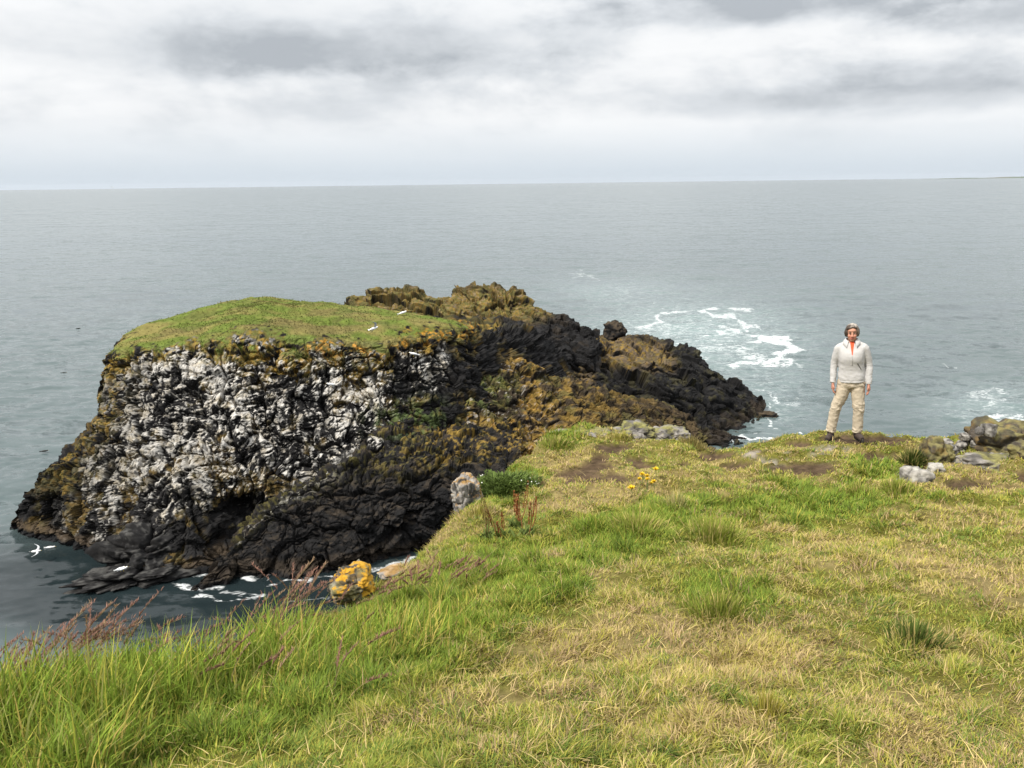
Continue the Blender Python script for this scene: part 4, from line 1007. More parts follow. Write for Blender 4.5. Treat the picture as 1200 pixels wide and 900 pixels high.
def dock(label, px, py, h, red, n=3):
    q = on_ground(px, py); root = empty('dock_plant', tuple(q)); tag(root, label, 'plant', 'dock plants with seed stalks')
    c0 = np.array([0.26, 0.10, 0.035]) if red else np.array([0.20, 0.14, 0.045])
    for k in range(n):
        dx, dy = RNG.normal(0, 0.05, 2); hh = h * RNG.uniform(0.8, 1.2)
        tp = np.array([dx * 1.6, dy * 1.6, hh]); ts = np.linspace(0, 1, 5)[:, None]
        pts = np.array([dx, dy, -0.01]) * 0.6 * (1 - ts) + tp * ts + np.array([0.02, 0, 0]) * np.sin(ts * 3.1)
        v, f, t = tube(pts, [0.004, 0.004, 0.0035, 0.003, 0.002], 6)
        st = np_mesh('stalk', v, [np.array(f), np.array(t)], cmat('dock_stalk', tuple(c0 * 0.8)), None, root)
        m = 70; tt = RNG.uniform(0.35, 1.0, m)[:, None]; base = np.array([dx, dy, 0]) * 0.6 * (1 - tt) + tp * tt
        v, f, c = blades(base, RNG.uniform(0.012, 0.03, m), RNG.uniform(0.006, 0.012, m), RNG.uniform(0, 6.28, m), RNG.uniform(0.3, 1.6, m), c0 * RNG.uniform(0.6, 1.5, (m, 1)))
        np_mesh('seed_head', v, f, M_BLADE, c, st)
    m = 24
    v, f, c = blades(RNG.normal(0, 0.03, (m, 3)) * np.array([1, 1, 0]), RNG.uniform(0.08, 0.16, m), RNG.uniform(0.02, 0.035, m), RNG.uniform(0, 6.28, m), RNG.uniform(0.4, 1.6, m), np.array([0.13, 0.17, 0.04]) * RNG.uniform(0.7, 1.3, (m, 1)))
    np_mesh('leaf_rosette', v, f, M_BLADE, c, root)
dock('dock plant with the tallest pale stalk, leftmost of the stalky plants below the leafy plant', 573, 632, 0.42, False, 2)
dock('reddest dock plant with rusty seed heads just below the leafy plant', 604, 618, 0.30, True, 4)
dock('brown dock plant rightmost of the stalky plants below the leafy plant', 617, 628, 0.30, True, 3)
dock('short brown dock plant between the pale stalked and the reddest dock', 588, 630, 0.24, True, 3)

#@STONES
tussock('grass_tussock', 'short tuft in front of the foot of the upright grey boulder', 563, 604, 0.14, 0.15, C_OLIVE * 0.75, 300, lean=0.9)
tussock('grass_tussock', 'long grass tuft growing against the right side of the bright orange boulder', 432, 702, 0.10, 0.15, C_GREEN * 0.7, 240, lean=0.8)
# ------------------------------------------------------------------ boulders on the headland
def c_grey_lichen(v, n, s):
    k = fbm(v * 10, 4, s + 5)
    c = mixc(np.tile(np.array([0.23, 0.215, 0.20]), (len(v), 1)), np.array([0.07, 0.066, 0.062]), ss(-0.05, 0.45, k))
    c = mixc(c, np.array([0.40, 0.38, 0.34]), ss(0.15, 0.5, fbm(v * 16, 3, s + 6)) * 0.7)
    return mixc(c, np.array([0.40, 0.22, 0.045]), ss(0.62, 1.0, n[:, 2] + 0.45 * k) * 0.55)
def c_orange(v, n, s):
    c = c_dark(v, n, s) * 1.3
    c = mixc(c, np.array([0.26, 0.25, 0.19]), ss(0.0, 0.5, fbm(v * 6, 3, s)) * 0.5)
    k = fbm(v * np.array([7, 7, 5]), 4, s + 7)
    k = fbm(v * 19, 5, s + 7); m = ss(0.1, 0.3, 1.3 * k + 0.45 * n[:, 2] + 3.6 * v[:, 0] - 0.40)
    return mixc(c, np.array([0.50, 0.265, 0.020]), m * 0.9)
q = on_ground(556, 596)
stone('lichen_boulder', 'upright blocky grey boulder with an ochre top beside the leafy plant', 'boulder', P(546, 582, 7.78), (0.155, 0.17, 0.215), 505, c_grey_lichen, rot=0.55, boxy=0.5, amp=0.42, sub=6)
stone('lichen_boulder', 'rounded boulder with bright orange lichen on the left cliff edge', 'boulder', P(413, 686, 4.97), (0.145, 0.15, 0.120), 511, c_orange, rot=0.3, boxy=0.25, amp=0.42, sub=6)
stone('lichen_boulder', 'low flat grey stone bedded in the bank behind the bright orange boulder', 'boulder', on_ground(462, 672) + np.array([0, 0, 0.0]), (0.13, 0.10, 0.045), 515, c_grey_lichen, rot=0.6, boxy=0.3, amp=0.25)
stone('boulder', 'pale grey stone on the brink above the leafy plant', 'boulder', on_ground(606, 531) + np.array([0, 0, 0.01]), (0.13, 0.12, 0.07), 517, c_pale, rot=0.4, boxy=0.4)
def c_outcrop(v, n, s):
    k = fbm(v * 4.5, 4, s + 5)
    c = mixc(np.tile(np.array([0.24, 0.22, 0.20]), (len(v), 1)), np.array([0.10, 0.092, 0.082]), ss(-0.2, 0.3, k))
    c = mixc(c, np.array([0.21, 0.195, 0.060]), ss(0.2, 0.7, n[:, 2] * 0.6 + 0.9 * fbm(v * 4.2, 4, s + 8) - 0.1) * 0.85)
    return mixc(c, np.array([0.05, 0.045, 0.04]), ss(0.3, 0.6, fbm(v * 7, 3, s + 9)) * 0.6)
stone('rock_outcrop', 'low grey mossy rock outcrop on the cliff edge left of centre', 'rock', P(703, 515, 11.7), (0.40, 0.36, 0.19), 523, c_outcrop, rot=0.4, boxy=0.05, amp=0.5, sub=6)
stone('rock_outcrop', 'small mossy rock at the left end of the low grey outcrop', 'rock', P(664, 514, 11.6), (0.26, 0.30, 0.11), 527, c_outcrop, rot=-0.5, boxy=0.05, amp=0.5)
stone('rock_outcrop', 'lichened rock between the low grey outcrop and the mossy hump', 'rock', P(745, 510, 12.0), (0.34, 0.34, 0.17), 529, c_outcrop, rot=0.9, boxy=0.1, amp=0.55, sub=6)
stone('rock_outcrop', 'mossy grey hump right of the low grey outcrop on the brink', 'rock', P(783, 515, 12.0), (0.30, 0.34, 0.17), 525, c_outcrop, rot=-0.2, boxy=0.1, amp=0.5, sub=6)
def seat0(px, py, dz):
    return on_ground(px, py) + np.array([0, 0, dz])
stone('rock_outcrop', 'large brown lichened outcrop at the right end of the brink', 'rock', seat0(1168, 530, 0.04), (0.56, 0.40, 0.34), 531, c_dark, rot=0.1, boxy=0.10, amp=0.5, sub=6)
stone('rock_outcrop', 'dark rock hump at the brink right of the dark round tussock', 'rock', seat0(1097, 536, 0.05), (0.18, 0.20, 0.20), 533, c_dark, rot=0.5, boxy=0.15, amp=0.5)
stone('rock_outcrop', 'dark overhanging rock at the right picture edge below the brown outcrop', 'rock', seat0(1206, 538, 0.06), (0.20, 0.18, 0.14), 535, c_dark, rot=0.5, boxy=0.3, amp=0.5)
stone('rock_outcrop', 'low grassy grey rock hump in front of the brown outcrop', 'rock', seat0(1158, 548, 0.02), (0.42, 0.22, 0.13), 537, c_outcrop, rot=0.1, boxy=0.2, amp=0.45)
def seat(px, py, dz):
    return on_ground(px, py) + np.array([0, 0, dz])
PB = 'pale stones of the right outcrop'
for px, py, Y, s, sd, lb in ((1073, 560, 8.75, (0.14, 0.12, 0.10), 541, 'pale split boulder lying in the turf in front of the outcrop'),
        (1096, 549, 9.2, (0.08, 0.08, 0.06), 543, 'small pale stone between the split boulder and the stone pile'),
        (1111, 521, 10.9, (0.07, 0.06, 0.06), 545, 'pale stone, topmost of the little stone pile beside the dark hump'),
        (1114, 527, 10.7, (0.08, 0.07, 0.05), 547, 'pale stone in the middle of the little stone pile'),
        (1126, 523, 10.6, (0.12, 0.08, 0.07), 549, 'widest pale block right of the little stone pile'),
        (1143, 521, 10.6, (0.07, 0.06, 0.05), 551, 'pale stone between the widest block and the brown outcrop'),
        (1148, 505, 10.8, (0.06, 0.05, 0.05), 553, 'smaller pale stone set in the face of the brown outcrop'),
        (1158, 504, 10.75, (0.09, 0.06, 0.08), 555, 'larger pale stone set in the face of the brown outcrop'),
        (1116, 530, 10.3, (0.06, 0.06, 0.06), 557, 'dark grey stone at the foot of the little stone pile'),
        (1131, 512, 11.3, (0.07, 0.06, 0.05), 559, 'small pale stone on the skyline left of the brown outcrop'),
        (1092, 517, 11.4, (0.09, 0.06, 0.05), 561, 'pale cap stone on top of the dark rock hump')):
    stone('pale_stone', lb, 'stone', seat(px, py + s[2] * 0.55 * F_PX / Y, s[2] * 0.55) if sd in (541, 543, 549, 551, 557) else P(px, py, on_ground(1125, 538)[1] - 0.05 if sd < 553 else on_ground(1170, 530)[1] - (0.30 if sd < 557 else 0.0)), s, sd, c_pale, rot=sd * 0.7, boxy=0.5, sub=4, amp=0.4, group=PB)

#@PERSON
# ------------------------------------------------------------------ the woman
def join_parts(parts):
    V = []; Q = []; T = []; off = 0
    for v, q, t in parts:
        V.append(np.asarray(v, float)); Q += (np.array(q) + off).tolist() if len(q) else []; T += (np.array(t) + off).tolist() if len(t) else []; off += len(v)
    return np.concatenate(V), Q, T
def ball(c, r, seg=20, rot=None):
    bm = bmesh.new(); bmesh.ops.create_icosphere(bm, subdivisions=3, radius=1.0)
    v = np.array([x.co[:] for x in bm.verts]); t = [[q.index for q in x.verts] for x in bm.faces]; bm.free()
    return v * np.asarray(r) + np.asarray(c), [], t
def rings(data, seg=32, power=2.3):
    """data rows: cx, cy, rx, ry, z"""
    d = np.array(data, float); tt = np.linspace(0, len(d) - 1, (len(d) - 1) * 5 + 1); d = catmull(d, tt)
    th = np.arange(seg) * 2 * math.pi / seg
    c, s = np.cos(th), np.sin(th); e = 2 / power
    cx = np.sign(c) * np.abs(c) ** e; sy = np.sign(s) * np.abs(s) ** e
    g = np.stack([d[:, 0:1] + d[:, 2:3] * cx, d[:, 1:2] + d[:, 3:4] * sy, np.broadcast_to(d[:, 4:5], (len(d), seg))], 2)
    v = g.reshape(-1, 3); f = grid_faces(len(d), seg, True).tolist(); n0 = len(v)
    v = np.concatenate([v, g[0].mean(0)[None], g[-1].mean(0)[None]])
    t = [[(i + 1) % seg, i, n0] for i in range(seg)] + [[(len(d) - 1) * seg + i, (len(d) - 1) * seg + (i + 1) % seg, n0 + 1] for i in range(seg)]
    return v, f, t
def limb(pts, rad, seg=18, flat=(1, 1)):
    pts = np.array(pts, float); rad = np.array(rad, float)
    tt = np.linspace(0, len(pts) - 1, (len(pts) - 1) * 6 + 1)
    return tube(catmull(pts, tt), catmull(rad[:, None], tt)[:, 0], seg, flat)
def fuse(name, parts, voxel, smooth, mat, parent, post=None, colfn=None):
    """weld overlapping pieces into one continuous skin"""
    V, Q, T = join_parts(parts)
    tmp = np_mesh(name, V, [np.array(x) for x in (Q, T) if len(x)])
    r = tmp.modifiers.new('r', 'REMESH'); r.mode = 'VOXEL'; r.voxel_size = voxel
    s = tmp.modifiers.new('s', 'SMOOTH'); s.factor = 0.5; s.iterations = smooth
    dg = bpy.context.evaluated_depsgraph_get(); dg.update()
    ev = tmp.evaluated_get(dg); me = bpy.data.meshes.new_from_object(ev)
    v = np.zeros(len(me.vertices) * 3, np.float32); me.vertices.foreach_get('co', v); v = v.reshape(-1, 3).astype(float)
    nn = np.zeros(len(me.vertices) * 3, np.float32); me.vertices.foreach_get('normal', nn); nn = nn.reshape(-1, 3)
    fq = np.array([p.vertices[:] for p in me.polygons if len(p.vertices) == 4]); ft = np.array([p.vertices[:] for p in me.polygons if len(p.vertices) == 3])
    bpy.data.objects.remove(tmp); bpy.data.meshes.remove(me)
    if post is not None: v = post(v, nn)
    o = np_mesh(name, v, [x for x in (fq, ft) if len(x)], mat, colfn(v, nn) if colfn else None, parent)
    return o

def build_person():
    feet = P(987, 517, 10.62); gz = ground_z([feet[0]], [feet[1]])[0]
    X0 = 0.115
    sh_r, el_r, wr_r = (-0.056, 0.005, 1.318), (-0.125, 0.035, 1.075), (-0.140, -0.035, 0.825)
    sh_l, el_l, wr_l = (0.286, 0.005, 1.318), (0.352, 0.035, 1.075), (0.352, -0.035, 0.805)
    def hand(w, sgn, el):
        w = np.array(w); d = np.array([0.005 * sgn, -0.10, -1.0]); d /= np.linalg.norm(d)
        fwd = np.array([0.0, -1.0, 0.10]); out = np.array([sgn, 0, 0.0])
        parts = [limb([w + d * -0.02, w + d * 0.03, w + d * 0.075, w + d * 0.095], [0.026, 0.032, 0.036, 0.030], 14, (0.68, 1.28))]
        for k, (off, ln) in enumerate(((-0.031, 0.066), (-0.011, 0.076), (0.010, 0.070), (0.030, 0.055))):
            b = w + d * 0.085 + fwd * -off
            p1 = b + d * ln * 0.45 - out * 0.004 ; p2 = p1 + d * ln * 0.32 - out * 0.012; p3 = p2 + d * ln * 0.22 - out * 0.016
            parts.append(limb([b - d * 0.03, p1, p2, p3], [0.0118, 0.0112, 0.0100, 0.0085], 10))
        t0 = w + d * 0.028 + fwd * 0.022; t1 = t0 + fwd * 0.026 + d * 0.030 - out * 0.012; t2 = t1 + d * 0.030 + fwd * 0.004 - out * 0.010
        parts.append(limb([t0, t1, t2], [0.0135, 0.0115, 0.0085], 10))
        return parts
    H = np.array([X0 + 0.004, -0.012, 1.535])
    parts = [rings([(X0, 0, .155, .105, .80), (X0, 0, .160, .110, .92), (X0, 0, .145, .10, 1.06), (X0, -.005, .150, .108, 1.20), (X0, 0, .155, .095, 1.31), (X0, 0, .10, .07, 1.38), (X0, 0, .056, .056, 1.42)]),
             limb([(X0, .01, 1.36), (X0, .004, 1.43), (X0 + .003, -.004, 1.50)], [.060, .053, .053]),
             ball(H + [0, .012, .022], (.073, .094, .098)), ball(H + [0, -.020, -.050], (.060, .068, .062)), ball(H + [0, -.052, -.088], (.030, .030, .024)),
             ball(H + [-.036, -.058, -.028], (.026, .026, .026)), ball(H + [.036, -.058, -.028], (.026, .026, .026)), ball(H + [0, -.066, .045], (.050, .024, .024)),
             limb([H + [0, -.084, .020], H + [0, -.100, -.008], H + [0, -.112, -.028], H + [0, -.098, -.040]], [.009, .011, .0145, .010], 10), ball(H + [-.013, -.094, -.033], (.009, .011, .008)), ball(H + [.013, -.094, -.033], (.009, .011, .008)),
             ball(H + [-.074, .010, -.005], (.010, .020, .030)), ball(H + [.074, .010, -.005], (.010, .020, .030)),
             limb([sh_r, el_r, wr_r], [.050, .040, .026]), limb([sh_l, el_l, wr_l], [.050, .040, .026]),
             limb([(.03, 0, .84), (-.02, -.01, .65), (-.095, -.02, .46), (-.14, 0, .28), (-.172, .0, .07)], [.09, .078, .056, .05, .038]),
             limb([(.19, 0, .84), (.20, -.02, .65), (.218, -.045, .46), (.210, -.03, .28), (.205, -.03, .07)], [.09, .078, .056, .05, .038])]
    parts += hand(wr_r, -1, el_r) + hand(wr_l, 1, el_l)
    def skin(v, n):
        c = np.tile(np.array([0.47, 0.235, 0.155]), (len(v), 1))
        u = v - H
        red = np.exp(-(((np.abs(u[:, 0]) - .036) / .022) ** 2 + ((u[:, 2] + .03) / .022) ** 2)) + np.exp(-((u[:, 0] / .016) ** 2 + ((u[:, 2] + .03) / .016) ** 2)) * (u[:, 1] < -.08)
        c = mixc(c, np.array([0.50, 0.19, 0.13]), np.clip(red, 0, 1) * (u[:, 1] < -.03) * 0.7)
        return mixc(c, np.array([0.44, 0.20, 0.14]), ss(1.0, 0.8, v[:, 2]) * 0.8)
    M_SKIN = vmat('skin', rough=0.55, spec=0.35, scale=40, var=0.10, bump=0.1, bump_scale=250, bdist=0.001)
    body = fuse('person', parts, 0.0055, 3, M_SKIN, None, colfn=skin)
    tag(body, 'woman in a pale grey fleece and beige trousers standing on the cliff edge', 'person')
    body.location = (feet[0], feet[1], gz + 0.0); body.scale = (0.91, 0.93, 0.95)
    body.rotation_euler = (0, -0.075, -math.atan2(feet[0], feet[1]) * 0.9)
    # eyes, brows, mouth
    def simple(name, parts, mat, parent=body):
        V, Q, T = join_parts(parts); return np_mesh(name, V, [np.array(x) for x in (Q, T) if len(x)], mat, None, parent)
    for sx in (-1, 1):
        e = simple('eye', [ball(H + [sx * .031, -.078, .012], (.0125, .010, .0048))], cmat('eye_white', (0.30, 0.26, 0.23), rough=0.3, bump=0))
        simple('iris', [ball(H + [sx * .031, -.0865, .0115], (.0085, .003, .0050))], cmat('iris', (0.03, 0.025, 0.02), rough=0.2, bump=0), e)
        simple('eyebrow', [limb([H + [sx * .016, -.088, .028], H + [sx * .032, -.088, .034], H + [sx * .050, -.074, .028]], [.003, .004, .0025], 8)], cmat('brow', (0.10, 0.07, 0.05)))
    simple('mouth', [limb([H + [-.027, -.076, -.054], H + [-.012, -.0885, -.061], H + [.012, -.0885, -.061], H + [.027, -.076, -.054]], [.003, .008, .008, .003], 10)], cmat('lips', (0.36, 0.08, 0.07), rough=0.4))
    simple('teeth', [limb([H + [-.018, -.087, -.0565], H + [0, -.0945, -.059], H + [.018, -.087, -.0565]], [.0015, .0035, .0015], 8)], cmat('teeth', (0.7, 0.66, 0.58), rough=0.3, bump=0))
    # hair: grey on top, dark brown at the sides
    bm = bmesh.new(); bmesh.ops.create_icosphere(bm, subdivisions=5, radius=1.0)
    v = np.array([x.co[:] for x in bm.verts]); f = np.array([[q.index for q in x.verts] for x in bm.faces]); bm.free()
    ang = np.arctan2(v[:, 0], -v[:, 1]); fringe = 0.50 + 0.10 * np.sin(ang * 3 + 1.0) + 0.06 * fbm(v * 3, 2, 12)
    face = ss(1.05, 0.80, np.abs(ang)) * ss(fringe + 0.06, fringe - 0.06, v[:, 2])
    low = ss(-0.50, -0.72, v[:, 2])
    st = fbm(v * np.array([6, 6, 1.6]), 4, 9)
    rad = 1 + 0.05 * st + 0.05 * fbm(v * 2.2, 2, 7) - 0.36 * face - 0.22 * low + 0.06 * ss(0.4, 0.0, np.abs(v[:, 2] + 0.05))
    hv = v * np.array([.101, .114, .122]) * rad[:, None] + (H + [0, .014, .018])
    hc = mixc(np.tile(np.array([0.050, 0.034, 0.024]), (len(v), 1)), np.array([0.40, 0.36, 0.31]), ss(0.52, 0.92, v[:, 2] + 0.25 * st + 0.18 * v[:, 0] - 0.10))
    hc = mixc(hc, np.array([0.20, 0.16, 0.12]), ss(0.0, 0.5, st) * 0.45)
    np_mesh('hair', hv, f, vmat('hair', rough=0.5, spec=0.4, scale=60, var=0.3, bump=0.3, bump_scale=120, bdist=0.003), hc, body)
    # fleece
    fl = [rings([(X0, 0, .182, .138, .835), (X0, 0, .190, .142, .86), (X0, 0, .184, .136, .95), (X0, -.004, .174, .130, 1.06), (X0, -.018, .176, .146, 1.18), (X0, -.015, .180, .135, 1.26), (X0, 0, .180, .112, 1.325), (X0, .004, .125, .092, 1.375), (X0, .006, .078, .072, 1.41)]),
          ball(np.array(sh_r) + [.012, 0, .002], (.074, .074, .066)), ball(np.array(sh_l) + [-.012, 0, .002], (.074, .074, .066)), limb([(X0 - .06, .005, 1.375), np.array(sh_r) + [.0, 0, .012]], [.058, .056]), limb([(X0 + .06, .005, 1.375), np.array(sh_l) + [.0, 0, .012]], [.058, .056]),
          limb([sh_r, (-0.096, .022, 1.20), el_r, (-0.138, .0, .94), np.array(wr_r) + [0, 0, -.005]], [.070, .062, .054, .049, .044]),
          limb([sh_l, (0.325, .022, 1.20), el_l, (0.357, .0, .94), np.array(wr_l) + [0, 0, -.005]], [.070, .062, .054, .049, .044])]
    def wr_f(v, n):
        torso = (np.abs(v[:, 0] - X0) < 0.19).astype(float)
        fold = fbm(v * np.array([5, 6, 15]), 3, 51) * 0.004 + fbm(v * np.array([9, 9, 22]) + v[:, 0:1] * 9, 3, 52) * 0.0025
        arm = (1 - torso) * (np.abs(np.sin(v[:, 2] * 62 + 5 * fbm(v * 8, 2, 55))) ** 2) * -0.0025
        hem = np.exp(-((v[:, 2] - 0.865) / 0.008) ** 2) * torso * -0.005
        return v + n * (fold * (0.6 + 0.6 * ss(1.2, .9, v[:, 2])) + arm + hem)[:, None]
    M_FL = cmat('fleece', (0.47, 0.455, 0.445), rough=0.95, spec=0.1, scale=90, var=0.07, bump=0.35, bump_scale=260, bdist=0.002)
    fleece = fuse('fleece', fl, 0.009, 4, M_FL, body, wr_f)
    from mathutils.bvhtree import BVHTree
    bvh = BVHTree.FromPolygons([tuple(x.co) for x in fleece.data.vertices], [tuple(p.vertices) for p in fleece.data.polygons])
    def front(x, z, lift):
        h = bvh.ray_cast(Vector((x, -0.6, z)), Vector((0, 1, 0)), 1.2)
        return (h[0].y if h[0] is not None else -0.06) - lift
    # orange shirt in the open V
    zs = np.linspace(1.245, 1.420, 12); V = []
    for z in zs:
        wv = 0.003 + (z - 1.245) * 0.155
        cxs = np.linspace(-wv, wv, 9) + X0 + 0.006
        V.append([(x, min(front(x, z, 0.004), -0.064) if z > 1.39 else front(x, z, 0.004), z) for x in cxs])
    V = np.array(V); back = V + [0, 0.012, 0]
    allv = np.concatenate([V.reshape(-1, 3), back.reshape(-1, 3)]); ff = grid_faces(12, 9); nv = 108
    rim = [i for i in range(9)] + [9 * r_ + 8 for r_ in range(1, 12)] + [99 + i for i in range(7, -1, -1)] + [9 * r_ for r_ in range(10, 0, -1)]
    sidef = [[rim[i], rim[(i + 1) % len(rim)], rim[(i + 1) % len(rim)] + nv, rim[i] + nv] for i in range(len(rim))]
    np_mesh('shirt', allv, np.concatenate([ff, ff[:, ::-1] + nv, np.array(sidef)]), cmat('shirt_cloth', (0.72, 0.10, 0.035), rough=0.8), None, body)
    # folded-down collar, one piece round the neck with two points in front
    th = np.radians(np.linspace(-152, 152, 41)); V = []
    for lv, (r, dz) in enumerate(((0.072, 0.046), (0.086, 0.044), (0.108, 0.014), (0.124, -0.016), (0.116, -0.022), (0.092, 0.004), (0.068, 0.022))):
        fr = np.abs(th) / math.radians(152)
        rr = r + 0.018 * (fr ** 6) * (lv in (2, 3, 4)); zz = 1.415 + dz - 0.030 * fr ** 3 - 0.025 * fr ** 8 * (lv in (2, 3, 4))
        V.append(np.stack([X0 + rr * np.sin(th) * 1.05, 0.006 + rr * np.cos(th) * 0.92, zz], 1))
    V = np.array(V + [V[0]]); vv = V[:-1].reshape(-1, 3)
    nr = 7; q = []
    for i in range(nr):
        for k in range(40):
            a = i * 41 + k; b = ((i + 1) % nr) * 41 + k
            q.append([a, a + 1, b + 1, b])
    np_mesh('collar', vv, np.array(q), M_FL, None, body)
    zt = [(X0 + 0.006, front(X0 + 0.006, z, 0.003), z) for z in np.linspace(1.10, 1.245, 8)]
    simple('zip', [tube(zt, 0.004, 8)], cmat('zip_tape', (0.45, 0.43, 0.41)))
    pz = [(X0 + 0.075 + 0.055 * t, front(X0 + 0.075 + 0.055 * t, 1.13 - 0.10 * t, 0.002), 1.13 - 0.10 * t) for t in np.linspace(0, 1, 7)]
    simple('pocket', [tube(pz, 0.006, 8)], cmat('pocket_zip', (0.12, 0.115, 0.11)))
    # trousers
    tr = [rings([(X0, 0, .168, .118, .93), (X0, 0, .178, .124, .86), (X0, .002, .180, .126, .79), (X0, .004, .150, .110, .75)]),
          limb([(.030, 0, .84), (-.015, -.008, .65), (-.090, -.018, .47), (-.136, 0, .28), (-.170, .004, .085)], [.105, .096, .080, .075, .072]),
          limb([(.198, 0, .84), (.206, -.018, .65), (.220, -.040, .47), (.211, -.026, .28), (.204, -.024, .085)], [.105, .096, .080, .075, .072])]
    def wr_t(v, n):
        knee = np.exp(-((v[:, 2] - 0.46) / 0.07) ** 2) + 1.3 * ss(0.24, 0.08, v[:, 2]) + 0.5 * ss(0.7, 0.78, v[:, 2])
        fold = (np.abs(fbm(v * np.array([7, 7, 22]) + v[:, 0:1] * 6, 3, 61)) - 0.25) * 0.016 * (0.35 + knee)
        return v + n * (fold + 0.004 * fbm(v * 14, 2, 63))[:, None]
    trs = fuse('trousers', tr, 0.009, 4, cmat('trouser_cloth', (0.47, 0.40, 0.305), rough=0.9, spec=0.1, scale=30, var=0.10, bump=0.3, bump_scale=200, bdist=0.002), body, wr_t)
    # walking shoes
    M_SHOE = cmat('shoe_leather', (0.055, 0.040, 0.034), rough=0.7, scale=50, var=0.3, bump=0.4, bump_scale=90, bdist=0.003)
    M_SOLE = cmat('shoe_sole', (0.03, 0.028, 0.027), rough=0.8)
    for cx, cy, a in ((-.172, .0, -0.30), (.207, -.03, 0.38)):
        d = np.array([math.sin(a), -math.cos(a), 0]); c = np.array([cx, cy, 0])
        zg = ground_z(*[[q] for q in (np.array(body.matrix_basis @ Vector((*c[:2], 0)))[:2])])[0] - gz
        zo = np.array([0, 0, zg])
        sh = fuse('shoe', [limb([c + zo + d * -.075 + [0, 0, .048], c + zo + d * 0.0 + [0, 0, .055], c + zo + d * .09 + [0, 0, .048], c + zo + d * .165 + [0, 0, .036]], [.040, .048, .047, .036], 16, (1.0, 0.95)),
                             limb([c + zo + [0, 0, .05], c + [0, 0, .12]], [.047, .050], 14)], 0.006, 3, M_SHOE, body)
        simple('sole', [limb([c + zo + d * -.105 + [0, 0, .010], c + zo + d * -.02 + [0, 0, .010], c + zo + d * .10 + [0, 0, .010], c + zo + d * .195 + [0, 0, .014]], [.036, .044, .046, .030], 14, (1.0, 0.35))], M_SOLE, sh)
build_person()
#@BIRDS
# ------------------------------------------------------------------ sea birds
M_GULL = cmat('white_feathers', (0.78, 0.78, 0.77), rough=0.8, scale=12, var=0.06)
M_WING = cmat('grey_feathers', (0.50, 0.52, 0.54), rough=0.8, scale=12, var=0.08)
M_BILL = cmat('bill', (0.55, 0.38, 0.05)); M_DARKB = cmat('dark_feathers', (0.03, 0.028, 0.027), rough=0.7)
def bird_body(mat_b, parent):
    xs = np.linspace(-0.24, 0.24, 13); r = 0.075 * np.sqrt(np.clip(1 - (np.abs(xs + 0.01) / 0.245) ** 1.7, 0, 1)) + 0.006
    v, f, t = tube(np.stack([xs, 0 * xs, 0.01 * np.cos(xs * 6)], 1), r, 12)
    hd = ball((0.245, 0, 0.035), (0.052, 0.040, 0.042)); nk = limb([(0.15, 0, 0.01), (0.235, 0, 0.035)], [.058, .038], 12)
    V, Q, T = join_parts([(v, f, t), hd, nk]); b = np_mesh('torso', V, [np.array(Q), np.array(T)], mat_b, None, parent)
    bl = limb([(0.28, 0, 0.030), (0.325, 0, 0.022), (0.338, 0, 0.012)], [.012, .009, .003], 8); np_mesh('bill', bl[0], [np.array(bl[1]), np.array(bl[2])], M_BILL, None, parent)
    tl = limb([(-0.2, 0, 0.01), (-0.30, 0, 0.012), (-0.37, 0, 0.012)], [.028, .045, .055], 10, (1, 0.12)) ; np_mesh('tail', tl[0], [np.array(tl[1]), np.array(tl[2])], mat_b, None, parent)
def flying_bird(name, label, loc, heading, bank, span=0.62, dih=0.35):
    root = empty(name, tuple(loc)); tag(root, label, 'seabird', 'gulls in the air')
    root.rotation_euler = (bank[0], bank[1], heading)
    bird_body(M_GULL, root)
    for s in (-1, 1):
        st = np.linspace(0, 1, 10)
        y = s * (0.05 + span * st); z = 0.03 + dih * (np.sin(st * 1.9) * 0.55) * span; xo = 0.09 + 0.10 * np.sin(st * 3.0) - 0.22 * st ** 2.2
        ch = 0.17 * (1 - st ** 1.6 * 0.80); th = 0.014 * (1 - 0.7 * st)
        prof = np.array([(0.5, 0), (0.2, 1.0), (-0.2, 0.7), (-0.5, 0), (-0.2, -0.3), (0.2, -0.4)])
        g = np.stack([xo[:, None] + ch[:, None] * (prof[None, :, 0] - 0.1), np.broadcast_to(y[:, None], (10, 6)), z[:, None] + th[:, None] * prof[None, :, 1]], 2)
        v = g.reshape(-1, 3); f = grid_faces(10, 6, True); tip = len(v); v = np.concatenate([v, [[xo[-1] - 0.03, y[-1] + s * 0.03, z[-1]]]])
        np_mesh('wing', v, [f, np.array([[54 + i, 54 + (i + 1) % 6, tip] for i in range(6)])], M_WING, None, root)
    return root
flying_bird('gull', 'white gull gliding above the grassy top of the sea stack', P(438, 385, 49), 0.5, (-0.7, -0.2), 0.60)
flying_bird('gull', 'white gull skimming the dark water left of the stack foot', PS(42, 646, -21.2), 0.25, (0.5, 0.0), 0.42)
flying_bird('gull', 'tiny distant gull just above the horizon at the far left', P(132, 219.5, 215), 2.8, (0.45, 0.0), 0.62)
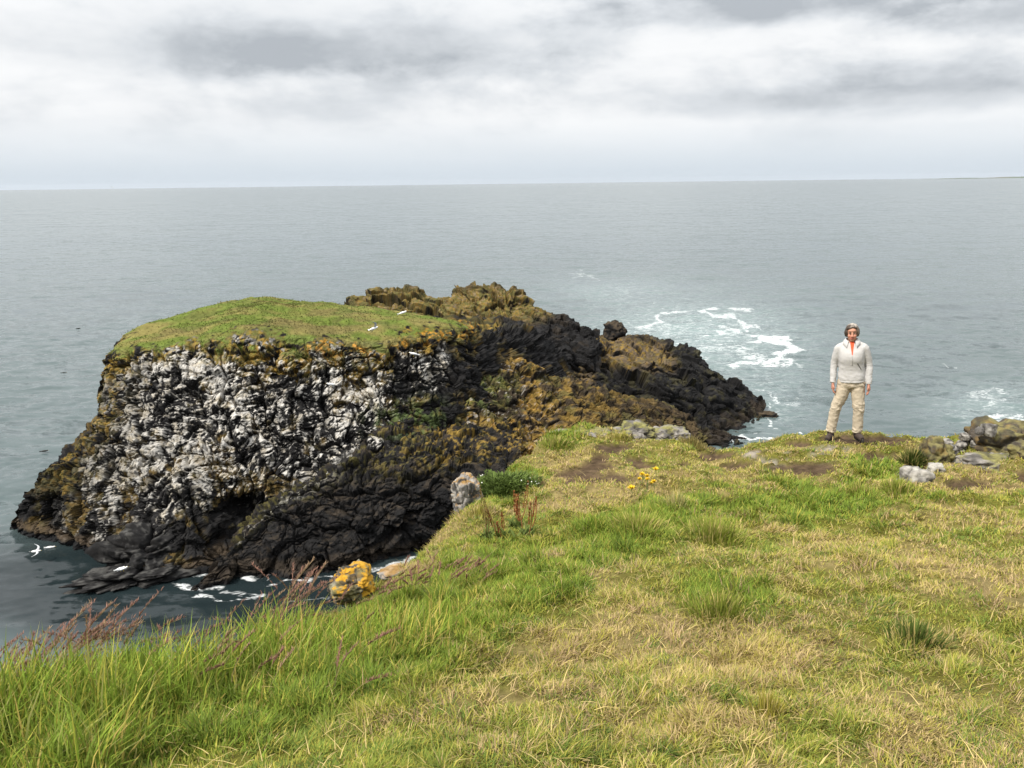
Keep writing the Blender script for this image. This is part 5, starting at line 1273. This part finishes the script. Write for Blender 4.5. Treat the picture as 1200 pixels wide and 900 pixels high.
def resting_bird(name, label, loc, heading, mat=M_GULL, wing=M_WING, sc=1.0, group=None, legs=True, tilt=-0.25):
    root = empty(name, tuple(loc)); tag(root, label, 'seabird', group); root.scale = (sc,) * 3
    root.rotation_euler = (0, 0, heading)
    up = empty('body', (0, 0, 0.19 if legs else 0.03)); up.parent = root; up.rotation_euler = (0, tilt, 0)
    bird_body(mat, up)
    for s in (-1, 1):
        w = limb([(0.13, s * 0.055, 0.03), (-0.05, s * 0.066, 0.025), (-0.30, s * 0.035, 0.03)], [.035, .050, .012], 10, (0.35, 1))
        np_mesh('wing', w[0], [np.array(w[1]), np.array(w[2])], wing, None, up)
        if legs:
            l = limb([(0.02, s * 0.03, 0.14), (0.02, s * 0.032, 0.0)], [.007, .007], 6); np_mesh('leg', l[0], [np.array(l[1]), np.array(l[2])], M_BILL, None, root)
_SX, _SY = proj(P_ST[0])
def on_stack(px, py):
    p, col, t, s, nz = P_ST
    d = (_SX - px) ** 2 + (_SY - py) ** 2 + 1e4 * (s > 9.8) + 60 * (nz < 0.35)
    k = np.argmin(d + 40 * (p[:, 1] - 48)); return p[k]
GB = 'white birds resting on the stack'
for px, py, hd, lb in ((485, 417, 3.3, 'white bird on a ledge under the right end of the turf cap'), (472, 364, 0.4, 'white bird sitting at the back rim of the turf, near the crag'),
                       (390, 455, 3.6, 'white bird on a ledge in the middle of the white streaked face'),
                       (166, 652, 0.5, 'white bird low on the rocks above the wet shore ledge')):
    q = on_stack(px, py); resting_bird('gull', lb, q - np.array([0, 0, 0.02]), hd, group=GB, sc=1.1)
for px, py, lb in ((147, 664, 'left bird of the white pair resting near the wet shore ledge'), (150.5, 664, 'right bird of the white pair resting near the wet shore ledge')):
    resting_bird('gull', lb, PS(px, py, -20.6) + np.array([0, -0.6, 0]), 0.3, group=GB, sc=0.9)
resting_bird('gull', 'white bird floating on dark water just right of the skimming gull', PS(59, 642, SEA), 0.2, legs=False, tilt=0, sc=1.0)
for px, py, lb in ((92, 385, 'dark seabird floating on open sea level with the turf cap'), (75, 437, 'dark seabird floating on open sea left of the white face'), (52, 529, 'dark seabird floating on the sea close to the stack\'s left edge')):
    resting_bird('seabird', lb, PS(px, py, SEA + 0.1), 0.4, M_DARKB, M_DARKB, 1.0, 'dark birds on the sea', False, 0)
# ------------------------------------------------------------------ sea air
def build_haze():
    v = np.array([(x, y, z) for z in (SEA - 4.0, 330.0) for y in (-70000, 70000) for x in (-70000, 70000)], float)
    f = np.array([[0, 2, 3, 1], [4, 5, 7, 6], [0, 1, 5, 4], [2, 6, 7, 3], [0, 4, 6, 2], [1, 3, 7, 5]])
    m = bpy.data.materials.new('haze'); m.use_nodes = True; nt = m.node_tree; nt.nodes.remove(nt.nodes['Principled BSDF'])
    pv = nt.nodes.new('ShaderNodeVolumePrincipled'); pv.inputs['Color'].default_value = (0.86, 0.92, 1.0, 1); pv.inputs['Density'].default_value = 0.6e-5; pv.inputs['Anisotropy'].default_value = 0.2
    nt.links.new(pv.outputs[0], nt.nodes['Material Output'].inputs['Volume'])
    o = np_mesh('haze', v, f, m, smooth=False); tag(o, kind='stuff')
build_haze()
# ------------------------------------------------------------------ far coast
def build_coast():
    D = 21000.0
    u = np.linspace(P(985, 210, D)[0], P(1420, 205, D)[0], 240); s = np.linspace(0, 1, 240)
    pts = np.stack([u / 900, 0 * u, 0 * u], 1)
    hgt = (6 + 30 * ss(0.1, 0.45, s) + 95 * ss(0.46, 0.62, s) + 25 * fbm(pts, 4, 77)) * ss(0, 0.05, s)
    rowsz = [(-0.0, SEA - 5), (400, 0.45), (1600, 1.0), (4000, 0.9), (7000, 0.0)]
    V = []
    for k, (dy, hf) in enumerate(rowsz):
        z = np.full(240, SEA - 5) if k in (0, 4) else SEA + hgt * hf * (1 + 0.15 * fbm(pts + k * 3, 3, 79))
        V.append(np.stack([u * (1 + dy / D), np.full(240, D + dy), z], 1))
    v = np.concatenate(V); col = mixc(np.tile([0.09, 0.115, 0.075], (len(v), 1)), np.array([0.13, 0.13, 0.10]), ss(-.2, .4, fbm(v / 700, 3, 5)))
    o = np_mesh('hills', v, grid_faces(5, 240), vmat('far_hills', bump=0.0, scale=0.002), col); tag(o, kind='structure')
build_coast()
